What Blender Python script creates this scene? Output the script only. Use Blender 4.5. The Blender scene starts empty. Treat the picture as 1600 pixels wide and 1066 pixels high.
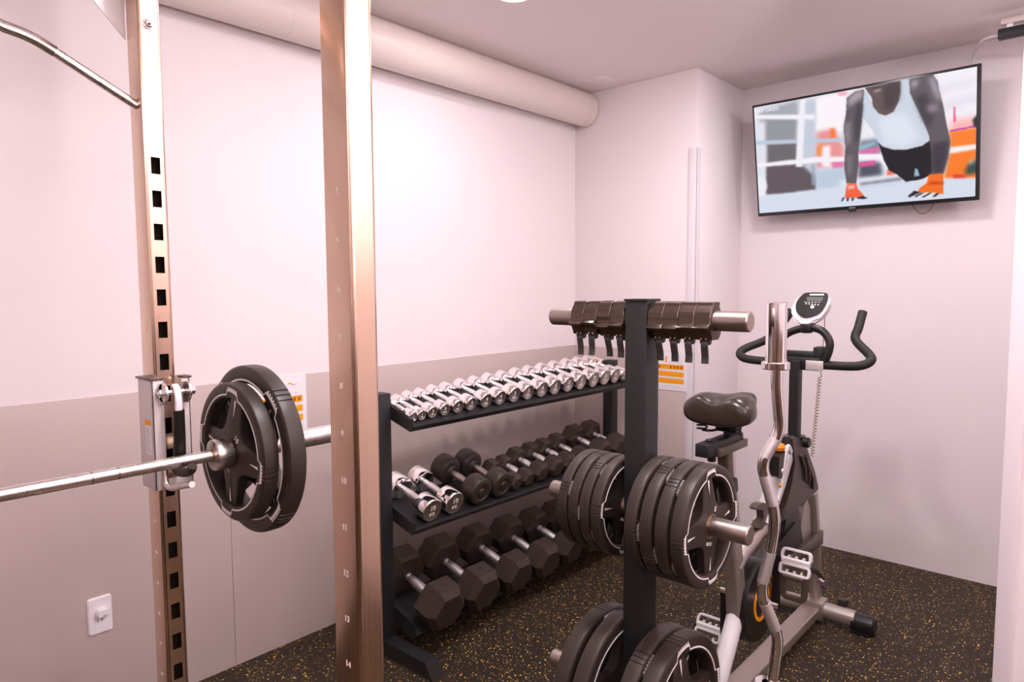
import bpy, bmesh, math, random
import numpy as np
from mathutils import Vector as V, Matrix as MX
random.seed(7)
PI = math.pi
R = math.radians
scene = bpy.context.scene
COL = scene.collection

# ------------------------------------------------------------ camera, world, exposure, lamps
cd = bpy.data.cameras.new('camera')
cam = bpy.data.objects.new('camera', cd)
COL.objects.link(cam)
cd.sensor_fit = 'HORIZONTAL'; cd.sensor_width = 36.0
cd.lens = 36.0 * 1065.2 / 1600.0
cd.clip_start = 0.05; cd.clip_end = 50
_yaw, _pit, _rol = R(-41.899), R(4.385), R(-0.327)
_f = V((math.sin(_yaw) * math.cos(_pit), math.cos(_yaw) * math.cos(_pit), -math.sin(_pit)))
_r = V((math.cos(_yaw), -math.sin(_yaw), 0)); _u = _r.cross(_f)
_r2 = _r * math.cos(_rol) + _u * math.sin(_rol); _u2 = -_r * math.sin(_rol) + _u * math.cos(_rol)
cam.matrix_world = MX(((_r2.x, _u2.x, -_f.x, 0), (_r2.y, _u2.y, -_f.y, 0), (_r2.z, _u2.z, -_f.z, 1.40), (0, 0, 0, 1)))
scene.camera = cam
scene.view_settings.view_transform = 'Standard'
scene.view_settings.look = 'None'
scene.view_settings.gamma = 1.0
scene.view_settings.exposure = 0.0
scene.view_settings.use_curve_mapping = False
world = bpy.data.worlds.new('world'); scene.world = world
world.use_nodes = True
world.node_tree.nodes['Background'].inputs[0].default_value = (1.0, 0.9, 0.88, 1)
world.node_tree.nodes['Background'].inputs[1].default_value = 0.25
# ceiling lamps, plus unseen globes added as fill light
LAMP_COLOR = (1.0, 0.94, 0.98)
LAMPS_AND_FILL = [(-1.755, 1.978, 6, 0), (-0.90, 1.20, 25, 0), (-0.85, 2.74, 14, 0), (0.45, 2.80, 0, 40), (-0.5, -1.7, 0, 42), (0.8, -0.8, 0, 20)]      # x, y, recessed watts, added fill globe strength
FILL_UPLIGHT = (0.95, 0.75, 1.45, 78)      # unseen fill light added right of the viewer: x, y, z, watts

# ------------------------------------------------------------ materials
def lin(c):
    return tuple(((x / 255.0) / 12.92 if x / 255.0 <= 0.04045 else ((x / 255.0 + 0.055) / 1.055) ** 2.4) for x in c)

def mat(name, col, rough=0.5, metal=0.0, bump=0.0, bscale=60, spec=0.5, vary=0.0, vscale=8, cv=0.07, stretch=None, emit=None, estr=1.0, coat=0.0):
    m = bpy.data.materials.new(name); m.use_nodes = True
    nt = m.node_tree; b = nt.nodes['Principled BSDF']
    b.inputs['Base Color'].default_value = (*col, 1)
    b.inputs['Roughness'].default_value = rough
    b.inputs['Metallic'].default_value = metal
    b.inputs['Specular IOR Level'].default_value = spec
    b.inputs['Coat Weight'].default_value = coat
    if emit:
        b.inputs['Emission Color'].default_value = (*emit, 1); b.inputs['Emission Strength'].default_value = estr
    if bump or vary:
        tc = nt.nodes.new('ShaderNodeTexCoord'); mp = nt.nodes.new('ShaderNodeMapping')
        nt.links.new(tc.outputs['Object'], mp.inputs['Vector'])
        if stretch: mp.inputs['Scale'].default_value = stretch
    if bump:
        n = nt.nodes.new('ShaderNodeTexNoise'); n.inputs['Scale'].default_value = bscale; n.inputs['Detail'].default_value = 4
        bp = nt.nodes.new('ShaderNodeBump'); bp.inputs['Strength'].default_value = bump; bp.inputs['Distance'].default_value = 0.002
        nt.links.new(mp.outputs[0], n.inputs['Vector']); nt.links.new(n.outputs['Fac'], bp.inputs['Height'])
        nt.links.new(bp.outputs[0], b.inputs['Normal'])
    if vary:
        n = nt.nodes.new('ShaderNodeTexNoise'); n.inputs['Scale'].default_value = vscale; n.inputs['Detail'].default_value = 5
        nt.links.new(mp.outputs[0], n.inputs['Vector'])
        rm = nt.nodes.new('ShaderNodeMapRange'); rm.inputs[1].default_value = 0.3; rm.inputs[2].default_value = 0.7
        rm.inputs[3].default_value = max(0.02, rough - vary); rm.inputs[4].default_value = rough + vary
        nt.links.new(n.outputs['Fac'], rm.inputs[0]); nt.links.new(rm.outputs[0], b.inputs['Roughness'])
        mx = nt.nodes.new('ShaderNodeMix'); mx.data_type = 'RGBA'
        mx.inputs[6].default_value = (*[c * (1 - cv) for c in col], 1); mx.inputs[7].default_value = (*[min(1, c * (1 + cv)) for c in col], 1)
        nt.links.new(n.outputs['Fac'], mx.inputs[0]); nt.links.new(mx.outputs[2], b.inputs['Base Color'])
    return m

def floor_mat():
    m = bpy.data.materials.new('speckled_rubber'); m.use_nodes = True
    nt = m.node_tree; b = nt.nodes['Principled BSDF']; L = nt.links.new
    b.inputs['Roughness'].default_value = 0.62; b.inputs['Specular IOR Level'].default_value = 0.3
    tc = nt.nodes.new('ShaderNodeTexCoord')
    base = (0.024, 0.016, 0.011)
    prev = None
    for sc, thr, keep, c1 in ((85, 0.24, 0.76, (0.90, 0.55, 0.09)), (150, 0.27, 0.74, (0.66, 0.37, 0.08)), (48, 0.15, 0.78, (0.98, 0.66, 0.14))):
        vo = nt.nodes.new('ShaderNodeTexVoronoi'); vo.inputs['Scale'].default_value = sc
        ns = nt.nodes.new('ShaderNodeTexNoise'); ns.inputs['Scale'].default_value = 260
        ad = nt.nodes.new('ShaderNodeVectorMath'); ad.operation = 'MULTIPLY_ADD'
        ad.inputs[1].default_value = (0.006, 0.006, 0.006)
        L(tc.outputs['Object'], ns.inputs['Vector']); L(ns.outputs['Color'], ad.inputs[0]); L(tc.outputs['Object'], ad.inputs[2])
        L(ad.outputs[0], vo.inputs['Vector'])
        lt = nt.nodes.new('ShaderNodeMath'); lt.operation = 'LESS_THAN'; lt.inputs[1].default_value = thr
        L(vo.outputs['Distance'], lt.inputs[0])
        sp = nt.nodes.new('ShaderNodeSeparateColor'); L(vo.outputs['Color'], sp.inputs[0])
        gt = nt.nodes.new('ShaderNodeMath'); gt.operation = 'GREATER_THAN'; gt.inputs[1].default_value = keep
        L(sp.outputs[0], gt.inputs[0])
        mu = nt.nodes.new('ShaderNodeMath'); mu.operation = 'MULTIPLY'; L(lt.outputs[0], mu.inputs[0]); L(gt.outputs[0], mu.inputs[1])
        mx = nt.nodes.new('ShaderNodeMix'); mx.data_type = 'RGBA'
        mx.inputs[7].default_value = (*c1, 1)
        if prev is None: mx.inputs[6].default_value = (*base, 1)
        else: L(prev, mx.inputs[6])
        L(mu.outputs[0], mx.inputs[0]); prev = mx.outputs[2]
    L(prev, b.inputs['Base Color'])
    n2 = nt.nodes.new('ShaderNodeTexNoise'); n2.inputs['Scale'].default_value = 320
    bp = nt.nodes.new('ShaderNodeBump'); bp.inputs['Strength'].default_value = 0.5; bp.inputs['Distance'].default_value = 0.002
    L(tc.outputs['Object'], n2.inputs['Vector']); L(n2.outputs['Fac'], bp.inputs['Height']); L(bp.outputs[0], b.inputs['Normal'])
    return m

def pic_mat():
    m = bpy.data.materials.new('screen_picture'); m.use_nodes = True
    nt = m.node_tree; b = nt.nodes['Principled BSDF']
    b.inputs['Base Color'].default_value = (0.01, 0.01, 0.01, 1); b.inputs['Roughness'].default_value = 0.35
    b.inputs['Specular IOR Level'].default_value = 0.2
    a = nt.nodes.new('ShaderNodeAttribute'); a.attribute_name = 'pic'
    nt.links.new(a.outputs['Color'], b.inputs['Emission Color']); b.inputs['Emission Strength'].default_value = 0.97
    return m

Mt = dict(
    wall=mat('wall_paper', (0.84, 0.755, 0.765), 0.75, bump=0.25, bscale=220, spec=0.25),
    ceil=mat('ceiling_paper', (0.88, 0.775, 0.775), 0.8, bump=0.15, bscale=160, spec=0.2),
    sheet=mat('grey_wall_sheet', (0.54, 0.438, 0.412), 0.34, metal=0.0, vary=0.05, cv=0.03, vscale=3, spec=0.6, stretch=(1, 1, 0.25)),
    trim=mat('pale_trim', (0.80, 0.735, 0.765), 0.45),
    added_panel=mat('added_brown_panel', (0.13, 0.075, 0.045), 0.5),
    duct=mat('duct_paint', (0.74, 0.635, 0.595), 0.36, spec=0.5),
    floor=floor_mat(),
    steel=mat('brushed_steel', (0.76, 0.57, 0.435), 0.20, metal=1.0, vary=0.04, cv=0.03, vscale=20, stretch=(6, 6, 0.12)),
    silver=mat('bare_metal', (0.80, 0.74, 0.72), 0.30, metal=1.0, vary=0.06, vscale=40),
    zinc=mat('zinc_sheet', (0.70, 0.63, 0.62), 0.48, metal=0.35),
    chrome=mat('chrome', (0.93, 0.90, 0.90), 0.09, metal=1.0),
    chromed=mat('chrome_end', (0.62, 0.56, 0.52), 0.30, metal=1.0),
    knurl=mat('knurled_chrome', (0.86, 0.82, 0.82), 0.38, metal=1.0, bump=0.5, bscale=600),
    peg=mat('raw_steel_peg', (0.42, 0.36, 0.33), 0.38, metal=1.0, vary=0.1, vscale=20, stretch=(0.3, 3, 3)),
    black=mat('black_powdercoat', (0.0155, 0.0145, 0.0150), 0.48, bump=0.12, bscale=500, spec=0.4),
    alu=mat('black_anodised', (0.14, 0.105, 0.085), 0.24, metal=0.9),
    lever=mat('dark_lever', (0.10, 0.095, 0.092), 0.35, metal=0.6),
    rubber=mat('black_rubber', (0.036, 0.026, 0.021), 0.42, bump=0.15, bscale=260, spec=0.4),
    hexr=mat('hex_rubber', (0.037, 0.024, 0.017), 0.52, bump=0.3, bscale=420, spec=0.35),
    plast=mat('black_plastic', (0.013, 0.011, 0.0105), 0.35, spec=0.4),
    foam=mat('foam_grip', (0.015, 0.012, 0.0105), 0.6, bump=0.4, bscale=500, spec=0.4),
    leather=mat('saddle_vinyl', (0.034, 0.022, 0.016), 0.26, bump=0.1, bscale=300),
    bike=mat('silver_bike_paint', (0.46, 0.40, 0.365), 0.34, metal=0.7),
    bikew=mat('pale_bike_paint', (0.70, 0.66, 0.66), 0.38),
    bronze=mat('dark_bike_paint', (0.11, 0.080, 0.062), 0.38, metal=0.4),
    shroud=mat('dark_shroud', (0.050, 0.036, 0.029), 0.38, spec=0.4),
    white=mat('white_mark', (0.93, 0.86, 0.84), 0.5),
    wplast=mat('white_plastic', (0.86, 0.80, 0.83), 0.35),
    paper=mat('white_paper', (0.86, 0.81, 0.84), 0.5),
    orange=mat('orange_print', (0.95, 0.36, 0.01), 0.5),
    orangep=mat('orange_plastic', (0.90, 0.25, 0.01), 0.3),
    dark=mat('dark_print', (0.06, 0.04, 0.03), 0.6),
    hole_shade=mat('painted_hole_shade', (0.010, 0.007, 0.005), 0.8, spec=0.1),
    greyp=mat('grey_print', (0.45, 0.42, 0.44), 0.6),
    lcd=mat('lcd', (0.13, 0.14, 0.115), 0.3),
    brass=mat('brass_ring', (0.62, 0.42, 0.24), 0.3, metal=1.0),
    cord=mat('tan_cord', (0.34, 0.23, 0.15), 0.45),
    lamp=mat('lamp_lens', (0.9, 0.88, 0.86), 0.4, emit=(1.0, 0.93, 0.93), estr=6.0),
    bezel=mat('tv_bezel', (0.018, 0.018, 0.020), 0.25),
    pic=pic_mat(),
)

# ------------------------------------------------------------ mesh helpers
ORG = V((0, 0, 0))          # origin of the thing being built

class MB:
    def __init__(s):
        s.bm = bmesh.new(); s.mi = 0
    def face(s, vs):
        try:
            f = s.bm.faces.new(vs); f.material_index = s.mi; f.smooth = True; return f
        except ValueError:
            return None
    def box(s, c, size, rot=None, bev=0.0, seg=2):
        m = MX.Translation(V(c)) @ (rot.to_4x4() if rot else MX()) @ MX.Diagonal((*size, 1))
        g = bmesh.ops.create_cube(s.bm, size=1.0, matrix=m)['verts']
        fs = set(f for v in g for f in v.link_faces)
        for f in fs: f.material_index = s.mi; f.smooth = True
        if bev:
            es = list(set(e for v in g for e in v.link_edges))
            r = bmesh.ops.bevel(s.bm, geom=es, offset=bev, segments=seg, profile=0.5, affect='EDGES')
            for f in r['faces']: f.material_index = s.mi; f.smooth = True
        return s
    def box2(s, lo, hi, bev=0.0):
        lo, hi = V(lo), V(hi)
        return s.box((lo + hi) / 2, (hi - lo), None, bev)
    def sweep(s, pts, prof, up=(0, 0, 1), cap=True, closed=False, scale=None):
        pts = [V(p) for p in pts]; n = len(pts); rings = []
        def tan(i):
            if closed: return (pts[(i + 1) % n] - pts[i - 1]).normalized()
            a = pts[max(0, i - 1)]; b = pts[min(n - 1, i + 1)]
            return (b - a).normalized()
        t0 = tan(0); up = V(up)
        side = t0.cross(up)
        if side.length < 1e-4: side = t0.cross(V((1, 0, 0))) if abs(t0.x) < .9 else t0.cross(V((0, 1, 0)))
        side.normalize(); nrm = side.cross(t0).normalized(); pt = t0
        for i in range(n):
            t = tan(i)
            ax = pt.cross(t)
            if ax.length > 1e-7:
                q = MX.Rotation(pt.angle(t), 3, ax.normalized()); side = q @ side; nrm = q @ nrm
            pt = t
            k = scale[i] if scale else 1.0
            rings.append([s.bm.verts.new(pts[i] + side * (a * k) + nrm * (b * k)) for a, b in prof])
        m = len(prof)
        for i in range(n if closed else n - 1):
            A, B = rings[i], rings[(i + 1) % n]
            for j in range(m): s.face([A[j], A[(j + 1) % m], B[(j + 1) % m], B[j]])
        if cap and not closed:
            s.face(rings[0][::-1]); s.face(rings[-1])
        return s
    def tube(s, pts, r, seg=14, cap=True, closed=False, up=(0, 0, 1)):
        sc = None
        if isinstance(r, (list, tuple)): sc = r; r = 1.0
        return s.sweep(pts, [(r * math.cos(2 * PI * k / seg), r * math.sin(2 * PI * k / seg)) for k in range(seg)], up, cap, closed, sc)
    def lathe(s, prof, o=(0, 0, 0), axis=(1, 0, 0), u=(0, 1, 0), seg=32, loop=False, start=0.0):
        o, a, u = V(o), V(axis).normalized(), V(u).normalized(); w = a.cross(u)
        rings = []
        for t, r in prof:
            if r < 1e-6: rings.append([s.bm.verts.new(o + a * t)])
            else: rings.append([s.bm.verts.new(o + a * t + u * (r * math.cos(start + 2 * PI * k / seg)) + w * (r * math.sin(start + 2 * PI * k / seg))) for k in range(seg)])
        prs = list(zip(rings, rings[1:]))
        if loop: prs.append((rings[-1], rings[0]))
        for A, B in prs:
            for k in range(seg):
                k2 = (k + 1) % seg
                if len(A) == 1 and len(B) == 1: continue
                if len(A) == 1: s.face([A[0], B[k], B[k2]])
                elif len(B) == 1: s.face([A[k], B[0], A[k2]][::1])
                else: s.face([A[k], B[k], B[k2], A[k2]])
        return s
    def cyl(s, a, b, r, seg=20, bev=0.0, r2=None):
        a, b = V(a), V(b); d = b - a; h = d.length; r2 = r if r2 is None else r2
        u = V((0, 0, 1)) if abs(d.normalized().z) < .9 else V((1, 0, 0))
        u = (u - d.normalized() * u.dot(d.normalized())).normalized()
        if bev: pr = [(0, 0), (0, r - bev), (bev, r), (h - bev, r2), (h, r2 - bev), (h, 0)]
        else: pr = [(0, 0), (0, r), (h, r2), (h, 0)]
        return s.lathe(pr, a, d, u, seg)
    def prism(s, poly, o, u, v, d0, d1):
        o, u, v = V(o), V(u), V(v); n = u.cross(v).normalized()
        A = [s.bm.verts.new(o + u * a + v * b + n * d0) for a, b in poly]
        B = [s.bm.verts.new(o + u * a + v * b + n * d1) for a, b in poly]
        s.face(A[::-1]); s.face(B)
        k = len(poly)
        for i in range(k): s.face([A[i], A[(i + 1) % k], B[(i + 1) % k], B[i]])
        return s
    def quad(s, *ps):
        s.face([s.bm.verts.new(V(p)) for p in ps]); return s
    def text(s, txt, size, o, u, v, ext=0.0006, align='CENTER', sx=1.0):
        c = bpy.data.curves.new('t', 'FONT'); c.body = txt; c.size = size; c.extrude = ext
        c.align_x = align; c.align_y = 'CENTER'; c.resolution_u = 2
        ob = bpy.data.objects.new('t', c); COL.objects.link(ob)
        dg = bpy.context.evaluated_depsgraph_get(); dg.update()
        me = bpy.data.meshes.new_from_object(ob.evaluated_get(dg))
        u, v = V(u).normalized(), V(v).normalized(); n = u.cross(v)
        vs = [s.bm.verts.new(V(o) + u * (p.co.x * sx) + v * p.co.y + n * p.co.z) for p in me.vertices]
        for f in me.polygons: s.face([vs[i] for i in f.vertices])
        bpy.data.objects.remove(ob); bpy.data.meshes.remove(me); bpy.data.curves.remove(c)
        return s
    def build(s, name, m, parent=None, sharp=35, recalc=True):
        if recalc: bmesh.ops.recalc_face_normals(s.bm, faces=s.bm.faces[:])
        bmesh.ops.translate(s.bm, verts=s.bm.verts[:], vec=-ORG)
        me = bpy.data.meshes.new(name); s.bm.to_mesh(me); s.bm.free()
        for k in (m if isinstance(m, (list, tuple)) else [m]): me.materials.append(Mt[k])
        me.set_sharp_from_angle(angle=R(sharp))
        o = bpy.data.objects.new(name, me); COL.objects.link(o)
        if parent: o.parent = parent
        elif ORG.length: o.location = ORG
        return o

def thing(name, label, cat, loc=(0, 0, 0), group=None):
    global ORG
    ORG = V(loc)
    o = bpy.data.objects.new(name, None); COL.objects.link(o); o.location = loc
    o.empty_display_size = 0.05
    o['label'] = label; o['category'] = cat
    if group: o['group'] = group
    return o

def single(name, mb, m, label, cat, loc=(0, 0, 0), group=None, sharp=35):
    global ORG
    ORG = V(loc); o = mb.build(name, m, None, sharp)
    o['label'] = label; o['category'] = cat
    if group: o['group'] = group
    ORG = V((0, 0, 0))
    return o

def struct(name, mb, m, sharp=35):
    global ORG
    ORG = V((0, 0, 0)); o = mb.build(name, m, None, sharp); o['kind'] = 'structure'; return o

def copy_tree(o, loc, rot=None, label=None, group=None):
    def cp(x, par):
        c = x.copy(); COL.objects.link(c)
        if par: c.parent = par
        for ch in x.children: cp(ch, c)
        return c
    r = cp(o, None); r.location = loc
    if rot: r.rotation_euler = rot
    if label: r['label'] = label
    if group: r['group'] = group
    return r

def smooth_path(pts, n=6, closed=False):
    pts = [V(p) for p in pts]; out = []; k = len(pts)
    rng = range(k if closed else k - 1)
    for i in rng:
        if closed: p0, p1, p2, p3 = pts[i - 1], pts[i], pts[(i + 1) % k], pts[(i + 2) % k]
        else: p0, p1, p2, p3 = pts[max(0, i - 1)], pts[i], pts[i + 1], pts[min(k - 1, i + 2)]
        for j in range(n):
            t = j / n
            out.append(0.5 * ((2 * p1) + (p2 - p0) * t + (2 * p0 - 5 * p1 + 4 * p2 - p3) * t * t + (3 * p1 - p0 - 3 * p2 + p3) * t ** 3))
    if not closed: out.append(pts[-1])
    return out

def round_path(pts, rad, n=5):
    # polyline with rounded corners
    pts = [V(p) for p in pts]; out = [pts[0]]
    for a, b, c in zip(pts, pts[1:], pts[2:]):
        da = (a - b); dc = (c - b); k = min(rad, da.length * .49, dc.length * .49)
        p, q = b + da.normalized() * k, b + dc.normalized() * k
        for j in range(n + 1):
            t = j / n; out.append(p * (1 - t) ** 2 + b * 2 * t * (1 - t) + q * t * t)
    out.append(pts[-1]); return out

def rrect(w, h, r=0.004, n=3):
    o = []
    for cx, cy, a0 in ((w / 2 - r, h / 2 - r, 0), (-w / 2 + r, h / 2 - r, 90), (-w / 2 + r, -h / 2 + r, 180), (w / 2 - r, -h / 2 + r, 270)):
        for k in range(n + 1):
            a = R(a0 + 90 * k / n); o.append((cx + r * math.cos(a), cy + r * math.sin(a)))
    return o
X_, Y_, Z_ = V((1, 0, 0)), V((0, 1, 0)), V((0, 0, 1))

# ------------------------------------------------------------ the room
CZ = 2.505
struct('floor', MB().box2((-2.413, -2.4, -0.05), (1.6, 3.80, 0)), 'floor')
struct('ceiling', MB().box2((-2.6, -2.5, CZ), (1.7, 4.0, CZ + 0.1)), 'ceil')
struct('wall_left', MB().box2((-2.56, -2.5, -0.05), (-2.413, 3.249, CZ)), 'wall')
struct('wall_corner', MB().box2((-2.56, 3.249, -0.05), (-1.649, 3.95, CZ), 0.004), 'wall')
struct('wall_back', MB().box2((-1.649, 3.80, -0.05), (1.7, 3.95, CZ)), 'wall')
struct('wall_right', MB().box2((1.6, -2.5, -0.05), (1.75, 3.80, CZ)), 'wall')
struct('wall_rear', MB().box2((-2.413, -2.55, -0.05), (1.6, -2.4, CZ)), 'wall')
struct('wall_front', MB().box2((-0.168, 1.905, 0), (1.6, 2.02, CZ)), 'wall')
struct('trim_1', MB().box2((-2.413, -2.4, 0), (-2.409, 1.1297, 1.067), 0.001), 'sheet')
struct('trim_2', MB().box2((-2.413, 1.1312, 0), (-2.409, 3.245, 1.067), 0.001), 'sheet')
struct('trim_3', MB().box2((-2.409, 3.245, 0), (-1.690, 3.249, 1.064), 0.001), 'sheet')
mb = MB(); mb.box2((-1.690, 3.2445, 0), (-1.6455, 3.249, 2.11), 0.0008); mb.box2((-1.649, 3.2445, 0), (-1.6455, 3.285, 2.11), 0.0008)
struct('trim_4', mb, 'trim')
struct('trim_5', MB().box2((-0.190, 1.899, 0), (-0.157, 2.026, CZ), 0.002), 'trim')
struct('trim_6', MB().box2((-2.20, 3.03, CZ - 0.004), (-2.07, 3.16, CZ), 0.001), 'ceil')

struct('added_panel_right', MB().box2((1.585, -2.4, 0), (1.6, 1.905, 1.15), 0.003), 'added_panel')  # unseen dark panels, added to darken low reflections and warm the bounce
struct('added_panel_rear', MB().box2((-2.409, -2.4, 0), (1.585, -2.385, 1.15), 0.003), 'added_panel')

# duct under the ceiling, along the left wall
t = thing('ventilation_duct', 'long pale rounded duct running along the left wall under the ceiling', 'duct', (-2.329, 0.4, 2.41))
ov = [(0.080 * math.cos(2 * PI * k / 40), 0.094 * math.sin(2 * PI * k / 40)) for k in range(40)]
MB().sweep([(-2.330, -2.35, 2.411), (-2.330, 3.175, 2.411)], ov).build('duct_pipe', 'duct', t)
MB().sweep([(-2.330, 3.175, 2.411), (-2.330, 3.244, 2.411)], [(a * 1.012, b * 1.012) for a, b in ov]).build('end_collar', 'duct', t)
MB().sweep([(-2.330, 1.36, 2.411), (-2.330, 1.375, 2.411)], [(a * 1.01, b * 1.01) for a, b in ov]).build('joint_band', 'duct', t)

# recessed ceiling lamps and added fill globes
for i, (x, y, p, e) in enumerate(LAMPS_AND_FILL):
    if p:
        where = ['near the left wall above the dumbbells', 'over the middle of the room', 'in front of the television'][i]
        t = thing('ceiling_downlight', 'round white recessed ceiling downlight ' + where, 'ceiling light', (x, y, CZ), 'ceiling downlights')
        MB().lathe([(0, 0.075), (0.006, 0.073), (0.009, 0.066), (0.004, 0.062), (0.0, 0.062)], (x, y, CZ), (0, 0, -1), (1, 0, 0), 40).build('lamp_ring', 'wplast', t)
        MB().lathe([(0.002, 0.0), (0.002, 0.062)], (x, y, CZ), (0, 0, -1), (1, 0, 0), 32).build('lamp_lens', 'lamp', t)
        ld = bpy.data.lights.new('downlight', 'AREA'); ld.shape = 'DISK'; ld.size = 0.24; ld.energy = p; ld.color = LAMP_COLOR
        lo = bpy.data.objects.new('downlight', ld); COL.objects.link(lo); lo.location = (x, y, CZ - 0.015)
    else:  # unseen globes added to brighten the walls and ceiling
        where = ['behind the right partition', 'left behind the viewer', 'right behind the viewer'][i - 3]
        t = thing('fill_globe', 'added glowing fill-light globe under the ceiling, ' + where, 'ceiling light', (x, y, CZ), 'added fill-light globes')
        MB().cyl((x, y, CZ), (x, y, CZ - 0.06), 0.05, 28, 0.004).build('globe_base', 'wplast', t)
        pr = [(0.12 * (1 - math.cos(PI * k / 16)), 0.12 * math.sin(PI * k / 16)) for k in range(17)]
        Mt['globe'] = mat('fill_globe_glow', (0.8, 0.78, 0.78), 0.4, emit=LAMP_COLOR, estr=e)
        MB().lathe(pr, (x, y, CZ - 0.05), (0, 0, -1), (1, 0, 0), 32).build('globe', 'globe', t)

x, y, z, p = FILL_UPLIGHT  # stand with an upward light, added out of view to brighten the ceiling
t = thing('fill_stand', 'added unseen fill-light stand shining at the ceiling, right of the viewer', 'added fill light', (x, y, 0))
MB().cyl((x, y, 0), (x, y, .025), .14, 36, .006).build('base', 'wplast', t)
MB().cyl((x, y, .02), (x, y, z - .07), .012, 16).build('pole', 'wplast', t)
MB().lathe([(-.08, 0), (-.08, .02), (-.05, .08), (0, .15), (.002, .15), (-.045, .078), (-.07, .02), (-.07, 0)], (x, y, z), Z_, X_, 40).build('fill_bowl', 'wplast', t)
ld = bpy.data.lights.new('fill_uplight', 'AREA'); ld.shape = 'DISK'; ld.size = 0.22; ld.energy = p; ld.color = LAMP_COLOR
lo = bpy.data.objects.new('fill_uplight', ld); COL.objects.link(lo); lo.location = (x, y, z + .004); lo.rotation_euler = (PI, 0, 0)

# ------------------------------------------------------------ power rack
UY0, UY1 = 0.634, 0.684
def upright(X1, Y0, Y1, z0, z1, holes, parent, root):
    mb = MB(); r = 0.007; X0 = X1 - 0.075; pr = []
    for cx, cy, a0 in ((X1 - r, Y0 + r, 0), (X0 + r, Y0 + r, -90), (X0 + r, Y1 - r, -180), (X1 - r, Y1 - r, -270)):
        for k in range(5):
            a = R(a0 - 90 * k / 4); pr.append((cx + r * math.cos(a), cy + r * math.sin(a)))
    A = [mb.bm.verts.new((x, y, z0)) for x, y in pr]; B = [mb.bm.verts.new((x, y, z1)) for x, y in pr]
    for i in range(len(pr) - 1): mb.face([A[i], A[i + 1], B[i + 1], B[i]])
    mb.face([mb.bm.verts.new((x, y, z1)) for x, y in pr])
    ys = [Y0 + r, (Y0 + Y1) / 2 - 0.0105, (Y0 + Y1) / 2 + 0.0105, Y1 - r]
    zs = [z0]
    for h in sorted(holes): zs += [h - 0.0195, h + 0.0195]
    zs.append(z1)
    for i in range(len(zs) - 1):
        for j in range(3):
            a, b, c, d = ys[j], ys[j + 1], zs[i], zs[i + 1]
            if j == 1 and i % 2 == 1:
                for p, q in (((a, c), (b, c)), ((b, c), (b, d)), ((b, d), (a, d)), ((a, d), (a, c))):
                    mb.quad((X1, p[0], p[1]), (X1, q[0], q[1]), (X1 - 0.004, q[0], q[1]), (X1 - 0.004, p[0], p[1]))
            else:
                mb.quad((X1, a, c), (X1, b, c), (X1, b, d), (X1, a, d))
    bmesh.ops.remove_doubles(mb.bm, verts=mb.bm.verts[:], dist=1e-5)
    if Y0 > 0:
        mb.mi = 1
        for k in range(19):
            mb.text(str(4 + k), 0.015 if X1 > -1 else 0.011, (X1 - 0.036, Y0 - 0.0004, 1.557 - 0.0785 * k - (0.018 if X1 < -1 else 0)), X_, Z_, 0.0004)
    if holes:
        mb.mi = 2; mb.quad((X1 - .016, Y0 + .004, z0), (X1 - .016, Y1 - .004, z0), (X1 - .016, Y1 - .004, z1 - .01), (X1 - .016, Y0 + .004, z1 - .01))  # dark sheet behind the holes, painting the shade inside the tube
    return mb.build('upright', ['steel', 'white', 'hole_shade'], parent, 50, recalc=False)

rack = thing('power_rack', 'tall steel power rack with a row of square holes in its upright', 'power rack', (-1.35, 0.65, 0))
HZ = [1.695 - 0.0778 * k for k in range(21) if 1.695 - 0.0778 * k > 0.1]
OY0, OY1 = -0.554, -0.504
for X1, Y0, Y1, hol in ((-1.72, UY0, UY1, HZ), (-0.907, UY0, UY1, []), (-1.72, OY0, OY1, HZ), (-0.907, OY0, OY1, [])):
    up = upright(X1, Y0, Y1, 0.05, 2.28, hol, rack, rack)
for Y0, Y1 in ((UY0, UY1), (OY0, OY1)):
    MB().box2((-1.95, Y0, 0), (-0.75, Y1, 0.05), 0.006).build('base_rail', 'steel', rack)
    MB().box2((-1.72, Y0 + 0.002, 2.20), (-0.982, Y1 - 0.002, 2.27), 0.005).build('side_beam', 'steel', rack)
MB().box2((-1.792, OY1, 2.10), (-1.742, UY0, 2.16), 0.005).build('front_beam', 'steel', rack)
for yA, s in ((UY0, -1), (OY1, 1)):
    mb = MB(); mb.prism([(0, 1.995), (0, 2.165), (s * 0.155, 2.165)], (-1.797, yA, 0), Y_, Z_, 0, -0.004)
    mb.build('gusset_plate', 'wplast', rack)
for yb in ((UY0 + UY1) / 2, (OY0 + OY1) / 2):
    mb = MB(); mb.cyl((-1.722, yb - 0.003, 2.019), (-1.718, yb - 0.003, 2.019), 0.012, 24, 0.001)
    mb.lathe([(0, 0), (0, .0095), (.008, .0095), (.0095, .0085), (.0095, 0)], (-1.718, yb - 0.003, 2.019), X_, Y_, 6)
    mb.cyl((-1.71, yb - 0.003, 2.019), (-1.703, yb - 0.003, 2.019), 0.005, 16, 0.001)
    mb.build('bolt', 'chrome', rack)
hb = [(UY0 + 0.002, 1.836), (0.474, 1.919), (0.434, 1.937), (0.385, 1.947), (0.32, 1.950)]
half = [(-1.757, y, z) for y, z in hb]
oth = [(-1.757, 0.13 - y, z) for y, z in hb]
MB().tube(half[:2], 0.0112, 18).build('pull_up_bar', 'silver', rack)
MB().tube(oth[:2], 0.0112, 18).build('pull_up_bar', 'silver', rack)
g = MB().tube(smooth_path(half[1:] + oth[:0:-1], 5), 0.0138, 18, up=(1, 0, 0)).build('pull_up_grip', 'chrome', rack)

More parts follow.
